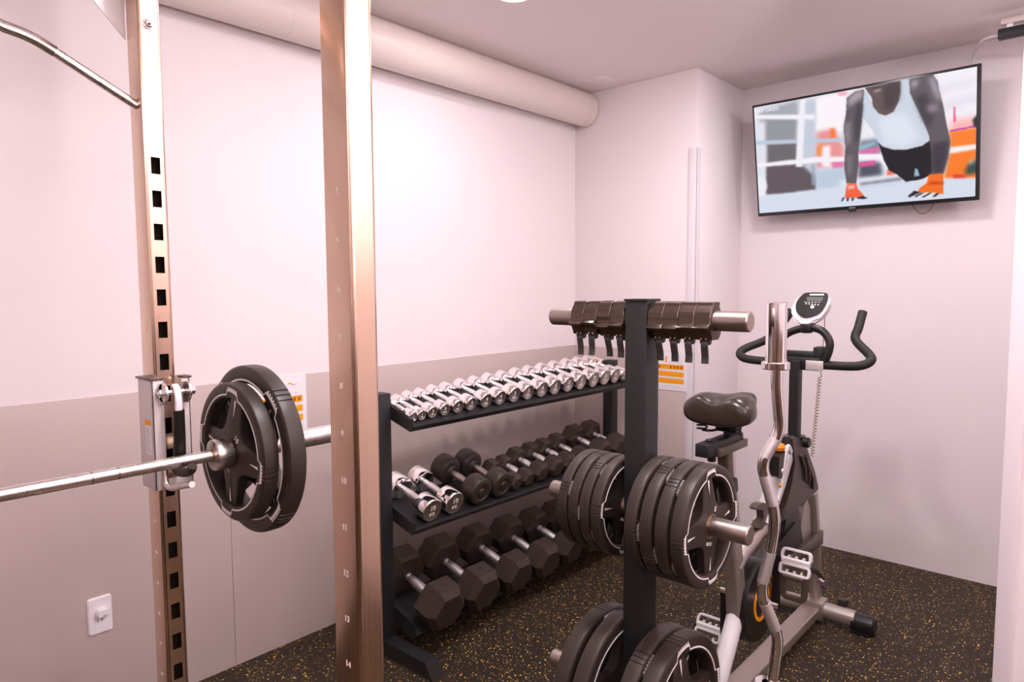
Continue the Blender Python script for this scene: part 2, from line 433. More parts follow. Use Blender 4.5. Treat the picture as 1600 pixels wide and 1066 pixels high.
# hook carriage on the left upright
car = MB()
car.box2((-1.772, 0.615, 0.925), (-1.688, 0.619, 1.19), 0.001)
car.box2((-1.772, 0.699, 0.925), (-1.688, 0.703, 1.19), 0.001)
car.box2((-1.692, 0.615, 0.925), (-1.688, 0.642, 1.19), 0.001)
car.box2((-1.692, 0.684, 0.925), (-1.688, 0.703, 1.19), 0.001)
car.box2((-1.692, 0.64, 0.925), (-1.688, 0.686, 0.95), 0.001)
hc = car.build('hook_carriage', 'zinc', rack)
MB().box2((-1.776, 0.611, 1.189), (-1.684, 0.642, 1.194), 0.001).build('top_flange', 'bronze', hc)
MB().box2((-1.719, 0.686, 1.189), (-1.684, 0.707, 1.194), 0.001).build('top_flange', 'bronze', hc)
for y in (0.634, 0.688):
    mb = MB()
    mb.cyl((-1.668, y - 0.003, 1.160), (-1.668, y + 0.003, 1.160), 0.024, 28, 0.001)
    mb.box2((-1.69, y - 0.003, 1.132), (-1.668, y + 0.003, 1.182), 0.0008)
    mb.build('hinge_ear', 'silver', hc)
mb = MB(); mb.cyl((-1.668, 0.622, 1.160), (-1.668, 0.702, 1.160), 0.006, 16, 0.001)
mb.lathe([(0, 0), (0, .0105), (.008, .0105), (.009, .009), (.009, 0)], (-1.668, 0.623, 1.160), (0, 1, 0), X_, 6)
mb.lathe([(0, 0), (0, .0105), (.008, .0105), (.009, .009), (.009, 0)], (-1.668, 0.696, 1.160), (0, 1, 0), X_, 6)
mb.build('hinge_bolt', 'chrome', hc)
mb = MB(); mb.sweep(smooth_path([(-1.672, 0.661, 1.175), (-1.660, 0.661, 1.168), (-1.654, 0.661, 1.14), (-1.656, 0.661, 1.112)], 4), rrect(0.016, 0.009, 0.003), X_)
mb.build('lever_link', 'wplast', hc)
MB().tube([(-1.656, 0.662, 1.118), (-1.661, 0.663, 1.05), (-1.667, 0.664, 0.998)], [0.0125, 0.0135, 0.0135], 20).build('lever_grip', 'plast', hc)
mb = MB(); mb.tube(smooth_path([(-1.692, 0.660, 0.978), (-1.66, 0.660, 0.968), (-1.62, 0.660, 0.974), (-1.596, 0.660, 0.984), (-1.588, 0.660, 0.994)], 5), 0.0105, 16)
mb.build('rubber_hook', 'rubber', hc)
mb = MB(); mb.tube(round_path([(-1.690, 0.636, 0.985), (-1.684, 0.636, 0.936), (-1.662, 0.64, 0.932), (-1.60, 0.648, 0.950), (-1.570, 0.65, 0.957)], 0.012), 0.0075, 16)
mb.build('safety_rod', 'silver', hc)
mb = MB(); mb.box2((-1.735, 0.6142, 1.010), (-1.700, 0.6152, 1.092)); mb.mi = 1; mb.box2((-1.7352, 0.6139, 1.080), (-1.6998, 0.615, 1.0925)); mb.mi = 2
for k in range(9): mb.box2((-1.731, 0.6139, 1.070 - k * 0.0065), (-1.731 + 0.02 + 0.008 * ((k * 7) % 3) / 2, 0.615, 1.0715 - k * 0.0065))
mb.build('warning_sticker', ['paper', 'orange', 'greyp'], hc)

# ------------------------------------------------------------ barbell
BX, BZ = -1.62, 1.003
bar = thing('barbell', 'long straight steel barbell resting on the rack hooks', 'barbell', (BX, 0.065, BZ))
MB().cyl((BX, -0.59, BZ), (BX, 0.72, BZ), 0.0138, 28).build('shaft', 'silver', bar)
for y in (0.461, 0.513, -0.331, -0.383): MB().cyl((BX, y - 0.002, BZ), (BX, y + 0.002, BZ), 0.01405, 28).build('knurl_ring', 'peg', bar)
for s, y0 in ((1, 0.719), (-1, -0.589)):
    MB().lathe([(0.002, 0.014), (0.0, 0.030), (0.003, 0.0365), (0.006, 0.038), (0.040, 0.038), (0.043, 0.0365), (0.043, 0.024)], (BX, y0, BZ), (0, s, 0), X_, 48).build('collar', 'silver', bar)
    MB().lathe([(0, 0.0137), (0.002, 0.0165), (0.006, 0.0165), (0.006, 0.0137)], (BX, y0 - s * 0.003, BZ), (0, s, 0), X_, 36).build('bushing', 'brass', bar)
    MB().lathe([(0.04, 0.0), (0.04, 0.025), (0.43, 0.025), (0.433, 0.022), (0.433, 0)], (BX, y0, BZ), (0, s, 0), X_, 40).build('sleeve', 'silver', bar)

# ------------------------------------------------------------ weight plates (axis = local x)
def make_plate(label, Rr, T, num, loc, turn, group):
    global ORG
    t = thing('weight_plate', label, 'weight plate', (0, 0, 0), group)
    ri = 0.785 * Rr
    def phi(a):                                  # degrees from the nearest arm
        d = math.degrees(a) % 90
        return min(d, 90 - d)
    angs = [2 * PI * k / 120 for k in range(120)]
    ex = []
    for arm in range(4):
        for off in (-4.2, 0, 4.2):
            for d in (-0.75, -0.35, 0.35, 0.75): ex.append(R(arm * 90 + off + d) % (2 * PI))
    angs = sorted(angs + ex)
    def groove(a):
        p = ((math.degrees(a) + 45) % 90) - 45
        for off in (-4.2, 0, 4.2):
            if abs(p - off) < 0.5: return True
        return False
    prof = [(-.30 * T, ri), (-.44 * T, ri + .012 * Rr), (-.5 * T, ri + .035 * Rr), (-.5 * T, .955 * Rr), (-.475 * T, .978 * Rr), (-.41 * T, .994 * Rr), (-.30 * T, Rr),
            (.30 * T, Rr), (.41 * T, .994 * Rr), (.475 * T, .978 * Rr), (.5 * T, .955 * Rr), (.5 * T, ri + .035 * Rr), (.44 * T, ri + .012 * Rr), (.30 * T, ri)]
    mb = MB(); rings = []
    for a in angs:
        g = groove(a); row = []
        for x, r in prof:
            if g and r > .97 * Rr: r -= .013 * Rr
            row.append(mb.bm.verts.new((x, r * math.cos(a), r * math.sin(a))))
        rings.append(row)
    n = len(angs); m = len(prof)
    for i in range(n):
        A, B = rings[i], rings[(i + 1) % n]
        for j in range(m): mb.face([A[j], A[(j + 1) % m], B[(j + 1) % m], B[j]])
    # web of four arms
    r1, r45, al = 0.20 * Rr, 0.40 * Rr, 10.0
    def wr(a):
        p = phi(a)
        return ri + .02 * Rr if p < al else r45 + (ri + .02 * Rr - r45) * ((45 - p) / (45 - al)) ** 2.6
    def th(r): return T * (0.44 - 0.20 * min(1, max(0, (r - r1) / (ri - r1))) ** 0.8)
    wa = []
    for arm in range(4):
        for d in (-45, -40, -35, -30, -26, -23, -20, -18, -16, -14, -12.5, -11, -10, -6, -2, 2, 6, 10, 11, 12.5, 14, 16, 18, 20, 23, 26, 30, 35, 40): wa.append(R(arm * 90 + d))
    K = 7; F = []; Bk = []
    for a in wa:
        w = wr(a); fr = []; bk = []
        for k in range(K + 1):
            r = r1 + (w - r1) * k / K
            hx = th(r)
            if k == K and phi(a) >= al: hx -= .03 * T
            c, s_ = math.cos(a), math.sin(a)
            fr.append(mb.bm.verts.new((hx, r * c, r * s_))); bk.append(mb.bm.verts.new((-hx, r * c, r * s_)))
        F.append(fr); Bk.append(bk)
    for i in range(len(wa)):
        j = (i + 1) % len(wa)
        for k in range(K):
            mb.face([F[i][k], F[i][k + 1], F[j][k + 1], F[j][k]]); mb.face([Bk[i][k], Bk[j][k], Bk[j][k + 1], Bk[i][k + 1]])
        mb.face([F[i][K], Bk[i][K], Bk[j][K], F[j][K]])
    mb.lathe([(-.44 * T, .0275), (-.46 * T, r1 * .92), (-.44 * T, r1 + .002), (.44 * T, r1 + .002), (.46 * T, r1 * .92), (.44 * T, .0275)], (0, 0, 0), X_, Y_, 48, loop=True)
    for sg in (1, -1):
        for arm in range(4):
            a = R(arm * 90); c, s_ = math.cos(a), math.sin(a)
            def P(r, w, e): return (sg * (th(r * Rr) + e), r * Rr * c - w * Rr * s_, r * Rr * s_ + w * Rr * c)
            mb.mi = 2; mb.face([mb.bm.verts.new(P(*q)) for q in ((.765, -.026, .0014), (.765, .026, .0014), (.53, .003, .0014), (.53, -.003, .0014))])
            mb.mi = 1; mb.face([mb.bm.verts.new(P(*q)) for q in ((.765, -.034, .0007), (.765, .034, .0007), (.38, .010, .0007), (.38, -.010, .0007))])
    body = mb.build('plate_body', ['rubber', 'dark', 'white'], t, 32)
    MB().lathe([(-.47 * T, .0258), (-.47 * T, .0305), (.47 * T, .0305), (.47 * T, .0258)], (0, 0, 0), X_, Y_, 40, loop=True).build('hub_ring', 'brass', t)
    # white outline with a notch at each arm, on both faces
    mb = MB()
    oa = []
    for arm in range(4):
        seq = [(-11.5, .845), (-9.3, .920), (-5, .925), (0, .925), (5, .925), (9.3, .920), (11.5, .845)]
        oa += [(arm * 90 + d, r) for d, r in seq]
        oa += [(arm * 90 + d, .845) for d in range(15, 76, 4)]
    for sg in (1, -1):
        x = sg * (.5 * T + .0002)
        inn, out = [], []
        for d, r in oa:
            a = R(d); p = ((d + 45) % 90) - 45
            wd = .032 if abs(p) < 10 else .021
            for lst, rr in ((inn, (r - wd) * Rr), (out, r * Rr)):
                lst.append((mb.bm.verts.new((x, rr * math.cos(a), rr * math.sin(a))), mb.bm.verts.new((x + sg * .0006, rr * math.cos(a), rr * math.sin(a)))))
        q = len(oa)
        for i in range(q):
            j = (i + 1) % q
            mb.face([inn[i][1], out[i][1], out[j][1], inn[j][1]]); mb.face([inn[i][0], inn[i][1], inn[j][1], inn[j][0]]); mb.face([out[i][1], out[i][0], out[j][0], out[j][1]])
        for arm in range(4):
            for k in range(6):
                a = R(arm * 90 - 7.2 + k * 2.88); r = .938 * Rr
                rot = MX.Rotation(a, 3, 'X')
                mb.box((x + sg * .0003, r * math.cos(a), r * math.sin(a)), (.0006, .028 * Rr, .026 * Rr), rot)
    mb.build('outline', 'white', t)['label'] = 'white outline with notches'
    mb = MB()
    for sg in (1, -1):
        a = R(45 + 12 if sg > 0 else 45); rr = .285 * Rr
        nu = V((0, math.cos(a), math.sin(a))); tu = V((sg, 0, 0)).cross(nu) * -1
        if num:
            mb.text(num, .125 * Rr, V((sg * (th(rr) + .0016), 0, 0)) + nu * rr, nu.cross(V((sg, 0, 0))), nu, .0008)
        a2 = a + PI + .25; nu = V((0, math.cos(a2), math.sin(a2))); tv = nu.cross(V((sg, 0, 0)))
        for k in range(6):
            o = V((sg * (th(rr) + .0014), 0, 0)) + nu * rr + tv * ((k - 2.5) * .034 * Rr)
            rot = MX((V((sg, 0, 0)), tv, nu)).transposed()
            mb.box(o - tv * .008 * Rr, (.0008, .008 * Rr, .06 * Rr), rot); mb.box(o + tv * .002 * Rr + nu * .022 * Rr * (1 if k % 2 else -1), (.0008, .018 * Rr, .010 * Rr), rot)
            if k % 3: mb.box(o + tv * .002 * Rr, (.0008, .018 * Rr, .010 * Rr), rot)
    mb.build('lettering', 'white', t)
    t.location = loc; t.rotation_euler = turn
    return t

p10 = make_plate('smaller black plate with white outline on the barbell, nearer the bar collar', 0.171, 0.040, '10', (BX, 0.783, BZ), (R(-10), 0, R(-90)), 'plates on the barbell')
make_plate('larger black plate on the barbell, behind the smaller plate', 0.210, 0.046, '', (BX, 0.829, BZ), (R(45), 0, R(-90)), 'plates on the barbell')

TY = 1.5475
ZM, ZL, ZT = 0.813, 0.297, 1.320
p5 = make_plate('outermost black plate on the right middle peg, its white outline and spokes in full view', 0.152, 0.034, '5', (-0.747, TY, ZM), (R(4), 0, 0), 'plates on the right middle peg')
wh = ['second plate in from the end of the right middle peg', 'third plate in from the end of the right middle peg', 'innermost plate on the right middle peg, against the black post']
for k, rt in enumerate((38, 25, 3)):
    copy_tree(p5, (-0.789 - 0.0415 * k, TY, ZM), (R(rt), 0, 0), 'black plate with white outline, ' + wh[k])
pl = make_plate('black plate with white outline, innermost on the left middle peg beside the post', 0.134, 0.030, '', (-0.988, TY, ZM), (R(-8), 0, 0), 'plates on the left middle peg')
wh = ['second from the post on the left middle peg', 'third from the post on the left middle peg', 'outermost on the left middle peg, nearest the dumbbell rack']
for k, rt in enumerate((30, 2, -26)):
    copy_tree(pl, (-1.024 - 0.0362 * k, TY, ZM), (R(rt), 0, 0), 'black plate with white outline, ' + wh[k])
pw = make_plate('thick black plate, outer one of two on the lower right peg', 0.207, 0.046, '', (-0.815, TY, ZL), (R(6), 0, 0), 'plates on the lower pegs')
copy_tree(pw, (-0.868, TY, ZL), (R(32), 0, 0), 'thick black plate, inner one of two on the lower right peg')
copy_tree(pw, (-0.997, TY, ZL), (R(-14), 0, 0), 'thick black plate, inner one of two on the lower left peg')
copy_tree(pw, (-1.055, TY, ZL), (R(-2), 0, 0), 'thick black plate, outer one of two on the lower left peg')

# ------------------------------------------------------------ weight tree
tree = thing('weight_tree', 'black weight tree with a square post and steel pegs on both sides', 'weight rack', (-0.9325, TY, 0))
MB().box2((-0.965, 1.515, 0.0), (-0.900, 1.580, 1.368), 0.004).build('post', 'black', tree)
MB().box2((-0.967, 1.513, 1.366), (-0.898, 1.582, 1.372), 0.001).build('top_cap', 'black', tree)
for zz, nm in ((ZT, 'top'), (ZM, 'mid'), (ZL, 'low')):
    for s, x0, x1 in ((1, -0.900, -0.643 if nm == 'top' else -0.633), (-1, -0.965, -1.227)):
        h = abs(x1 - x0)
        MB().lathe([(0, 0), (0, .0245), (h - .003, .0245), (h, .0215), (h, 0)], (x0, TY, zz), (s, 0, 0), Z_, 36).build('peg', 'peg', tree)
mb = MB(); mb.box2((-1.22, 1.50, 0.0), (-0.56, 1.56, 0.05), 0.004)
mb.build('base_beam', 'black', tree)
MB().box2((-0.965, 1.25, 0.0), (-0.900, 1.85, 0.045), 0.004).build('base_foot', 'black', tree)

# clamp collars on the top pegs
def collar():
    t = thing('clamp_collar', '', 'bar collar', (0, 0, 0), 'clamp collars on the top pegs')
    w = 0.0415
    ou, inn = [], []
    for k in range(25):
        a = R(-60 + 300 * k / 24)
        inn.append((0.0252 * math.cos(a), 0.0252 * math.sin(a)))
    ou = [(0.016, -0.046), (0.026, -0.036), (0.033, -0.018), (0.0345, 0.0), (0.031, 0.016), (0.022, 0.030), (0.018, 0.036), (0.021, 0.044), (0.008, 0.046), (-0.014, 0.044), (-0.016, 0.038), (-0.0225, 0.030), (-0.0285, 0.021),
          (-0.032, 0.010), (-0.0325, 0.0), (-0.034, -0.008), (-0.045, -0.016), (-0.043, -0.022), (-0.032, -0.021), (-0.026, -0.030), (-0.019, -0.046)]
    # local: axis x, y = world y, z up; split outline into ring walls
    mb = MB()
    N = 48
    def outer_at(a):
        # ray cast against the outline
        d = (math.cos(a), math.sin(a)); best = 0
        for (x1, y1), (x2, y2) in zip(ou, ou[1:] + ou[:1]):
            ex, ey = x2 - x1, y2 - y1; den = d[0] * ey - d[1] * ex
            if abs(den) < 1e-12: continue
            tt = (x1 * ey - y1 * ex) / den; uu = (x1 * d[1] - y1 * d[0]) / den
            if tt > 0 and -1e-6 <= uu <= 1 + 1e-6: best = max(best, tt)
        return best
    angs = sorted(set([2 * PI * k / N for k in range(N)] + [math.atan2(y, x) % (2 * PI) for x, y in ou]))
    rows = []
    for a in angs:
        ro = outer_at(a); c, s_ = math.cos(a), math.sin(a)
        rows.append([mb.bm.verts.new((x, r * c, r * s_)) for x, r in ((-w / 2, .0252), (-w / 2, ro - .001), (-w / 2 + .001, ro), (w / 2 - .001, ro), (w / 2, ro - .001), (w / 2, .0252))])
    for i in range(len(rows)):
        A, B = rows[i], rows[(i + 1) % len(rows)]
        for j in range(6): mb.face([A[j], A[(j + 1) % 6], B[(j + 1) % 6], B[j]])
    mb.build('clamp_body', 'alu', t, 28)
    MB().lathe([(-w / 2 - .0006, .0251), (-w / 2 - .0006, .0285), (w / 2 + .0006, .0285), (w / 2 + .0006, .0251)], (0, 0, 0), X_, Y_, 32, loop=True).build('pad_ring', 'bronze', t)
    mb = MB(); mb.cyl((-0.012, -0.010, -0.050), (0.012, -0.010, -0.050), 0.0085, 16, .001); mb.build('hinge_barrel', 'plast', t)
    mb = MB(); mb.sweep(smooth_path([(0, -0.012, -0.046), (0, -0.017, -0.056), (0, -0.015, -0.070), (0, -0.012, -0.086), (0, -0.013, -0.104)], 4), rrect(0.0185, 0.006, 0.002), (0, -1, 0), scale=None)
    mb.build('lever', 'lever', t)
    mb = MB()
    for dx in (-.006, .006): mb.cyl((dx, -0.0195, -0.0435), (dx, -0.0225, -0.0435), .0018, 10)
    mb.build('screw', 'chrome', t)
    return t
cl = collar()
ordn = ['leftmost', 'second from the left', 'third from the left', 'rightmost, against the post,']
for k, x in enumerate((-1.120, -1.077, -1.034, -0.991)):
    lb = 'black clamp collar with hanging lever, %s on the left top peg' % ordn[k]
    if k == 0: cl.location = (x, TY, ZT); cl['label'] = lb
    else: copy_tree(cl, (x, TY, ZT), (R((0, -5, 9, 2)[k]), 0, 0), lb)
ordn = ['innermost, against the post', 'second from the post', 'third from the post', 'outermost']
for k, x in enumerate((-0.877, -0.8345, -0.792, -0.7495)):
    copy_tree(cl, (x, TY, ZT), (R((6, 5, 0, 0)[k]), 0, 0), 'black clamp collar with hanging lever, %s on the right top peg' % ordn[k])

# ------------------------------------------------------------ dumbbell rack
ORG = V((0, 0, 0))
drack = thing('dumbbell_rack', 'black three-tier dumbbell rack standing against the left wall', 'dumbbell rack', (-2.08, 2.35, 0))
TS, TH = 0.29, math.atan(0.29)
RY0, RY1 = 1.602, 3.103
def surf(X, z0): return z0 + TS * (-1.94 - X)
for y0, y1 in ((1.540, 1.600), (3.105, 3.160)):
    MB().box2((-2.115, y0, 0.05), (-2.055, y1, 1.008), 0.003).build('upright', 'black', drack)
    mb = MB(); mb.prism([(-2.36, 0), (-1.778, 0), (-1.817, 0.057), (-2.36, 0.057)], (0, y0, 0), X_, Z_, 0, -(y1 - y0))
    mb.build('foot', 'black', drack)
    mb = MB(); mb.prism([(-1.8195, 0.0572), (-1.8195, 0.0605), (-1.815, 0.0605), (-1.776, 0.003), (-1.780, 0.0)], (0, y0 + 0.001, 0), X_, Z_, 0, -(y1 - y0 - 0.002))
    mb.build('foot_cap', 'plast', drack)
for z0 in (0.897, 0.504, 0.100):
    mb = MB()
    def PP(X, dz): return (X, surf(X, z0) + dz)
    tray = [PP(-2.150, 0), PP(-1.945, 0), (-1.932, z0 + (0.004 if z0 > .2 else -.0025)), (-1.930, z0 - 0.005), (-1.946, z0 - 0.024), (-1.950, z0 - 0.022), (-1.9385, z0 - 0.005), PP(-1.948, -0.004), PP(-2.150, -0.004)]
    mb.prism(tray, (0, RY0, 0), X_, Z_, 0, -(RY1 - RY0))
    # end plates folded from the same sheet
    pl_ = [PP(-2.150, -0.028), PP(-2.150, 0.028), PP(-1.945, 0.025), (-1.928, z0 + 0.026), (-1.928, z0 - 0.002), (-1.947, z0 - 0.024)]
    if z0 < 0.2: pl_ = [PP(-2.150, -0.03), PP(-2.150, 0.032), PP(-1.965, 0.034), (-1.936, z0 + 0.030), (-1.936, z0 - 0.004), (-1.954, z0 - 0.027)]
    for y in (RY0 - 0.001, RY1 - 0.002): mb.prism(pl_, (0, y, 0), X_, Z_, 0, -0.003)
    mb.build('shelf', 'black', drack, 30)

# ------------------------------------------------------------ dumbbells (axis = local x, front = +x, origin on the tray)
def seat(t, Y, z0, xf, L, spin=0.0):
    # put the dumbbell on the tray with its front face centre at X = xf
    c, s = math.cos(TH), math.sin(TH)
    X = xf - L / 2 * c
    t.location = (X, Y, surf(X, z0) + 0.0012)
    t.rotation_euler = (0, TH, 0)
def chrome_db(label, group, r, L, hl, num, hr=0.0135):
    t = thing('chrome_dumbbell', label, 'dumbbell', (0, 0, 0), group)
    e = min(0.004, r * .12)
    for s in (1, -1):
        mb = MB()
        mb.lathe([(0, 0), (0, r - e), (e * .4, r - e * .3), (e, r), (hl - e, r), (hl - e * .4, r - e * .3), (hl, r - e)], (s * (L / 2 - hl), 0, r), (s, 0, 0), Y_, 40)
        mb.mi = 1
        mb.lathe([(hl, r - e), (hl - 0.0012, r - e * 1.6), (hl - 0.0012, 0)], (s * (L / 2 - hl), 0, r), (s, 0, 0), Y_, 40)
        h = mb.build('head', ['chrome', 'chromed'], t)
        if s > 0 and num:
            mb = MB(); mb.text(num, r * .62, (L / 2 - .0011, 0, r + r * .18), Y_, Z_, .0006)
            mb.text('KG', r * .42, (L / 2 - .0011, 0, r - r * .38), Y_, Z_, .0006)
            mb.build('number', 'white', h)
    h = L / 2 - hl + .002
    MB().lathe([(-h, hr * .9), (-h * .80, hr * .92), (-h * .72, hr * .72), (-h * .66, hr * .95), (-h * .3, hr * 1.08), (h * .3, hr * 1.08), (h * .66, hr * .95), (h * .72, hr * .72), (h * .80, hr * .92), (h, hr * .9)], (0, 0, r), X_, Y_, 24).build('handle', 'knurl', t)
    return t
YT = [1.628, 1.670, 1.724, 1.788, 1.858, 1.932, 2.019, 2.105, 2.195, 2.287, 2.384, 2.480, 2.580, 2.681, 2.788, 2.888, 2.980, 3.066]
DT = [.040, .042, .050, .052, .058, .060, .066, .068, .073, .074, .078, .079, .082, .084, .086, .086, .084, .070]
NO = ['first', 'second', 'third', 'fourth', 'fifth', 'sixth', 'seventh', 'eighth', 'ninth', 'tenth', 'eleventh', 'twelfth', 'thirteenth', 'fourteenth', 'fifteenth', 'sixteenth', 'seventeenth', 'eighteenth']
for i, (y, d) in enumerate(zip(YT, DT)):
    L = .170 + .045 * i / 17; hl = .048 + .016 * i / 17
    sz = 'smallest chrome dumbbell' if i == 0 else ('small chrome dumbbell' if i < 6 else 'chrome dumbbell')
    lb = '%s, %s from the left on the top shelf' % (sz, NO[i]) if i < 17 else 'chrome dumbbell at the right end of the top shelf'
    t = chrome_db(lb, 'chrome dumbbells on the top shelf', d / 2, L, hl, str(i // 2 + 1), .011 + .003 * i / 17)
    seat(t, y, .897, -1.962, L)
for i, y in enumerate((1.697, 1.815)):
    t = chrome_db('large chrome dumbbell on the middle shelf, ' + ('leftmost, beside the black upright' if i == 0 else 'second from left, beside the black round ones'), 'large chrome dumbbells on the middle shelf', .0475, .255, .070, '10', .0145)
    seat(t, y, .504, -1.948, .255)

def round_db(label, r, L, hl):
    t = thing('round_rubber_dumbbell', label, 'dumbbell', (0, 0, 0), 'round rubber dumbbells')
    for s in (1, -1):
        mb = MB()
        mb.lathe([(-.006, 0), (-.006, r * .42), (0, r * .5), (.002, r - .012), (.008, r - .004), (.016, r), (hl - .012, r), (hl - .004, r - .003), (hl, r - .012), (hl, r * .62), (hl - .003, r * .58), (hl - .003, r * .30), (hl + .001, r * .26), (hl + .001, 0)], (s * (L / 2 - hl), 0, r), (s, 0, 0), Y_, 48)
        mb.build('head', 'rubber', t)
    mb = MB(); k = L / 2 - hl
    mb.lathe([(-k, .0145), (-k * .6, .0145), (0, .0165), (k * .6, .0145), (k, .0145)], (0, 0, r), X_, Y_, 24).build('handle', 'peg', t)
    return t
for i, y in enumerate((1.962, 2.094)):
    t = round_db('black round rubber dumbbell on the middle shelf, ' + ('next to the chrome pair' if i == 0 else 'next to the small hexagonal ones'), .059, .27, .080)
    seat(t, y, .504, -1.945, .27)

def hex_db(label, group, r, L, hl, plate, hr=.0150):
    # r = distance from the axis to a flat side
    t = thing('hex_dumbbell', label, 'dumbbell', (0, 0, 0), group)
    Rv = r / math.cos(R(30)); ch = .16 * r
    for s in (1, -1):
        mb = MB()
        mb.lathe([(0, 0), (0, Rv - ch), (ch * .9, Rv), (hl - .30 * r, Rv), (hl, Rv * .74), (hl, 0)], (s * (L / 2 - hl), 0, r), (s, 0, 0), Y_, 6)
        es = [e for e in mb.bm.edges if len(e.link_faces) == 2 and e.calc_face_angle(0) > .3]
        bmesh.ops.bevel(mb.bm, geom=es, offset=.0028, segments=2, affect='EDGES')
        for f in mb.bm.faces: f.smooth = True
        h = mb.build('head', 'hexr', t, 24)
        if s > 0 and plate:
            mb = MB(); cx = L / 2 - hl / 2 - .08 * r; a, b = hl * .27, Rv * .40; z = 2 * r + .0004
            for dx, dy, sx, sy in ((a, 0, .002, 2 * b), (-a, 0, .002, 2 * b), (0, b, 2 * a, .002), (0, -b, 2 * a, .002)): mb.box((cx + dx, dy, z), (sx, sy, .0012))
            mb.text(plate, hl * .42, (cx, 0, z), Y_, V((-1, 0, 0)), .0006)
            mb.build('raised_number', 'rubber', h)
    k = L / 2 - hl + .003
    mb = MB()
    mb.lathe([(-k, hr * 1.0), (-k * .84, hr * 1.0), (-k * .80, hr * .70), (-k * .72, hr * .70), (-k * .68, hr * .98), (-k * .30, hr * 1.14), (0, hr * 1.18), (k * .30, hr * 1.14), (k * .68, hr * .98), (k * .72, hr * .70), (k * .80, hr * .70), (k * .84, hr * 1.0), (k, hr * 1.0)], (0, 0, r), X_, Y_, 24)
    mb.build('handle', 'knurl', t)
    return t
HM = [(2.203, .034, .200, .062), (2.286, .035, .205, .064), (2.382, .043, .220, .068), (2.490, .0445, .225, .070), (2.594, .0445, .230, .072), (2.706, .047, .235, .073), (2.860, .057, .26, .082), (3.005, .057, .26, .082)]
for i, (y, r, L, hl) in enumerate(HM):
    lb = 'black hexagonal dumbbell, %s hexagonal one from the left, middle shelf' % NO[i] if i < 7 else 'black hexagonal dumbbell at the right end of the middle shelf, beside the rack upright'
    t = hex_db(lb, 'hexagonal dumbbells on the middle shelf', r, L, hl, str(10 + i // 2 * 2) if i > 1 else '')
    seat(t, y, .504, -1.945 - .012 * (i < 6), L)
HB = [(1.712, .086, .375, .112, -1.885), (1.918, .084, .37, .110, -1.885), (2.138, .078, .36, .104, -1.89), (2.338, .076, .345, .106, -1.89), (2.530, .072, .335, .102, -1.895), (2.705, .070, .33, .100, -1.90), (2.875, .068, .325, .098, -1.90)]
for i, (y, r, L, hl, xf) in enumerate(HB):
    lb = 'large black hexagonal dumbbell, %s from the left on the bottom shelf' % NO[i]
    t = hex_db(lb, 'large hexagonal dumbbells on the bottom shelf', r, L, hl, str(30 - 2 * i), .0165)
    seat(t, y, .100, xf, L)

# ------------------------------------------------------------ EZ curl bar in its holder
EX, EY = -0.641, 1.700
ez = thing('ez_curl_bar', 'chrome zigzag curl bar standing upright right of the weight tree', 'curl bar', (EX, EY, 0))
ED = V((0.80, 0.60, 0)).normalized()       # direction the bends lean in
def ep(off, z): return V((EX, EY, z)) + ED * off
ZP = [(0.002, 1.245), (0.004, 1.15), (0.016, 1.040), (-0.030, 0.957), (0.008, 0.825), (0.005, 0.760), (-0.024, 0.620), (0.024, 0.500), (0.010, 0.37)]
path = round_path([ep(*q) for q in ZP], 0.03, 6)
MB().tube(path, 0.0142, 24, up=(0, 1, 0)).build('shaft', 'chrome', ez)
def lerp(a, b, t): return (a[0] + (b[0] - a[0]) * t, a[1] + (b[1] - a[1]) * t)
for a, b in ((ZP[2], ZP[3]), (ZP[3], ZP[4]), (ZP[5], ZP[6]), (ZP[6], ZP[7])):
    MB().tube([ep(*lerp(a, b, .24)), ep(*lerp(a, b, .82))], 0.0147, 24, up=(0, 1, 0)).build('knurled_grip', 'knurl', ez)
for z0, s in ((1.196, 1), (0.38, -1)):
    MB().lathe([(0, .0148), (0, .032), (.002, .034), (.016, .034), (.018, .032), (.018, .02)], (EX, EY, z0), (0, 0, s), X_, 48).build('collar', 'chrome', ez)
    MB().lathe([(.016, 0), (.016, .025), (.165, .025), (.168, .022), (.168, 0)], (EX, EY, z0), (0, 0, s), X_, 40).build('sleeve', 'chrome', ez)
ORG = V((-0.9325, TY, 0))
mb = MB(); mb.lathe([(0, 0), (0, .041), (.352, .041), (.352, .0355), (.05, .0355), (.05, 0)], (EX, EY, 0.0), Z_, X_, 32)
mb.box2((-0.70, 1.55, 0.0), (EX - 0.01, 1.69, 0.045), 0.003)
mb.build('bar_holder', 'silver', tree)
ORG = V((0, 0, 0))

# ------------------------------------------------------------ exercise bike
BX0 = -0.92
bk = thing('exercise_bike', 'silver and black exercise bike facing the television wall', 'exercise bike', (BX0, 2.45, 0))
def yz(y, z, x=BX0): return V((x, y, z))
MB().sweep([yz(1.94, .045), yz(2.93, .045)], rrect(.072, .040, .005), Z_).build('base_beam', 'bike', bk)
for y, nm in ((2.93, 'front'), (1.96, 'rear')):
    mb = MB(); mb.tube([(-1.09, y, .047), (-0.755, y, .047)], .034, 28); st = mb.build('stabilizer', 'bike', bk)
    for s, x in ((1, -0.765), (-1, -1.08)):
        mb = MB(); mb.lathe([(0, .036), (.055, .0375), (.078, .036), (.085, .028), (.085, 0)], (x, y, .0385), (s, 0, 0), Z_, 28)
        mb.box2((min(x, x + s * .07), y - .03, 0.0), (max(x, x + s * .07), y + .03, .012), .002)
        mb.build('end_cap', 'plast', st)
    mb = MB(); mb.box2((-0.965, y - .042, .012), (-0.872, y + .040, .088), .006); mb.build('joint_block', 'bike', st)
mb = MB(); mb.box2((-0.835, 2.955, .070), (-0.80, 2.985, .098), .004); mb.build('level_foot', 'plast', bk)
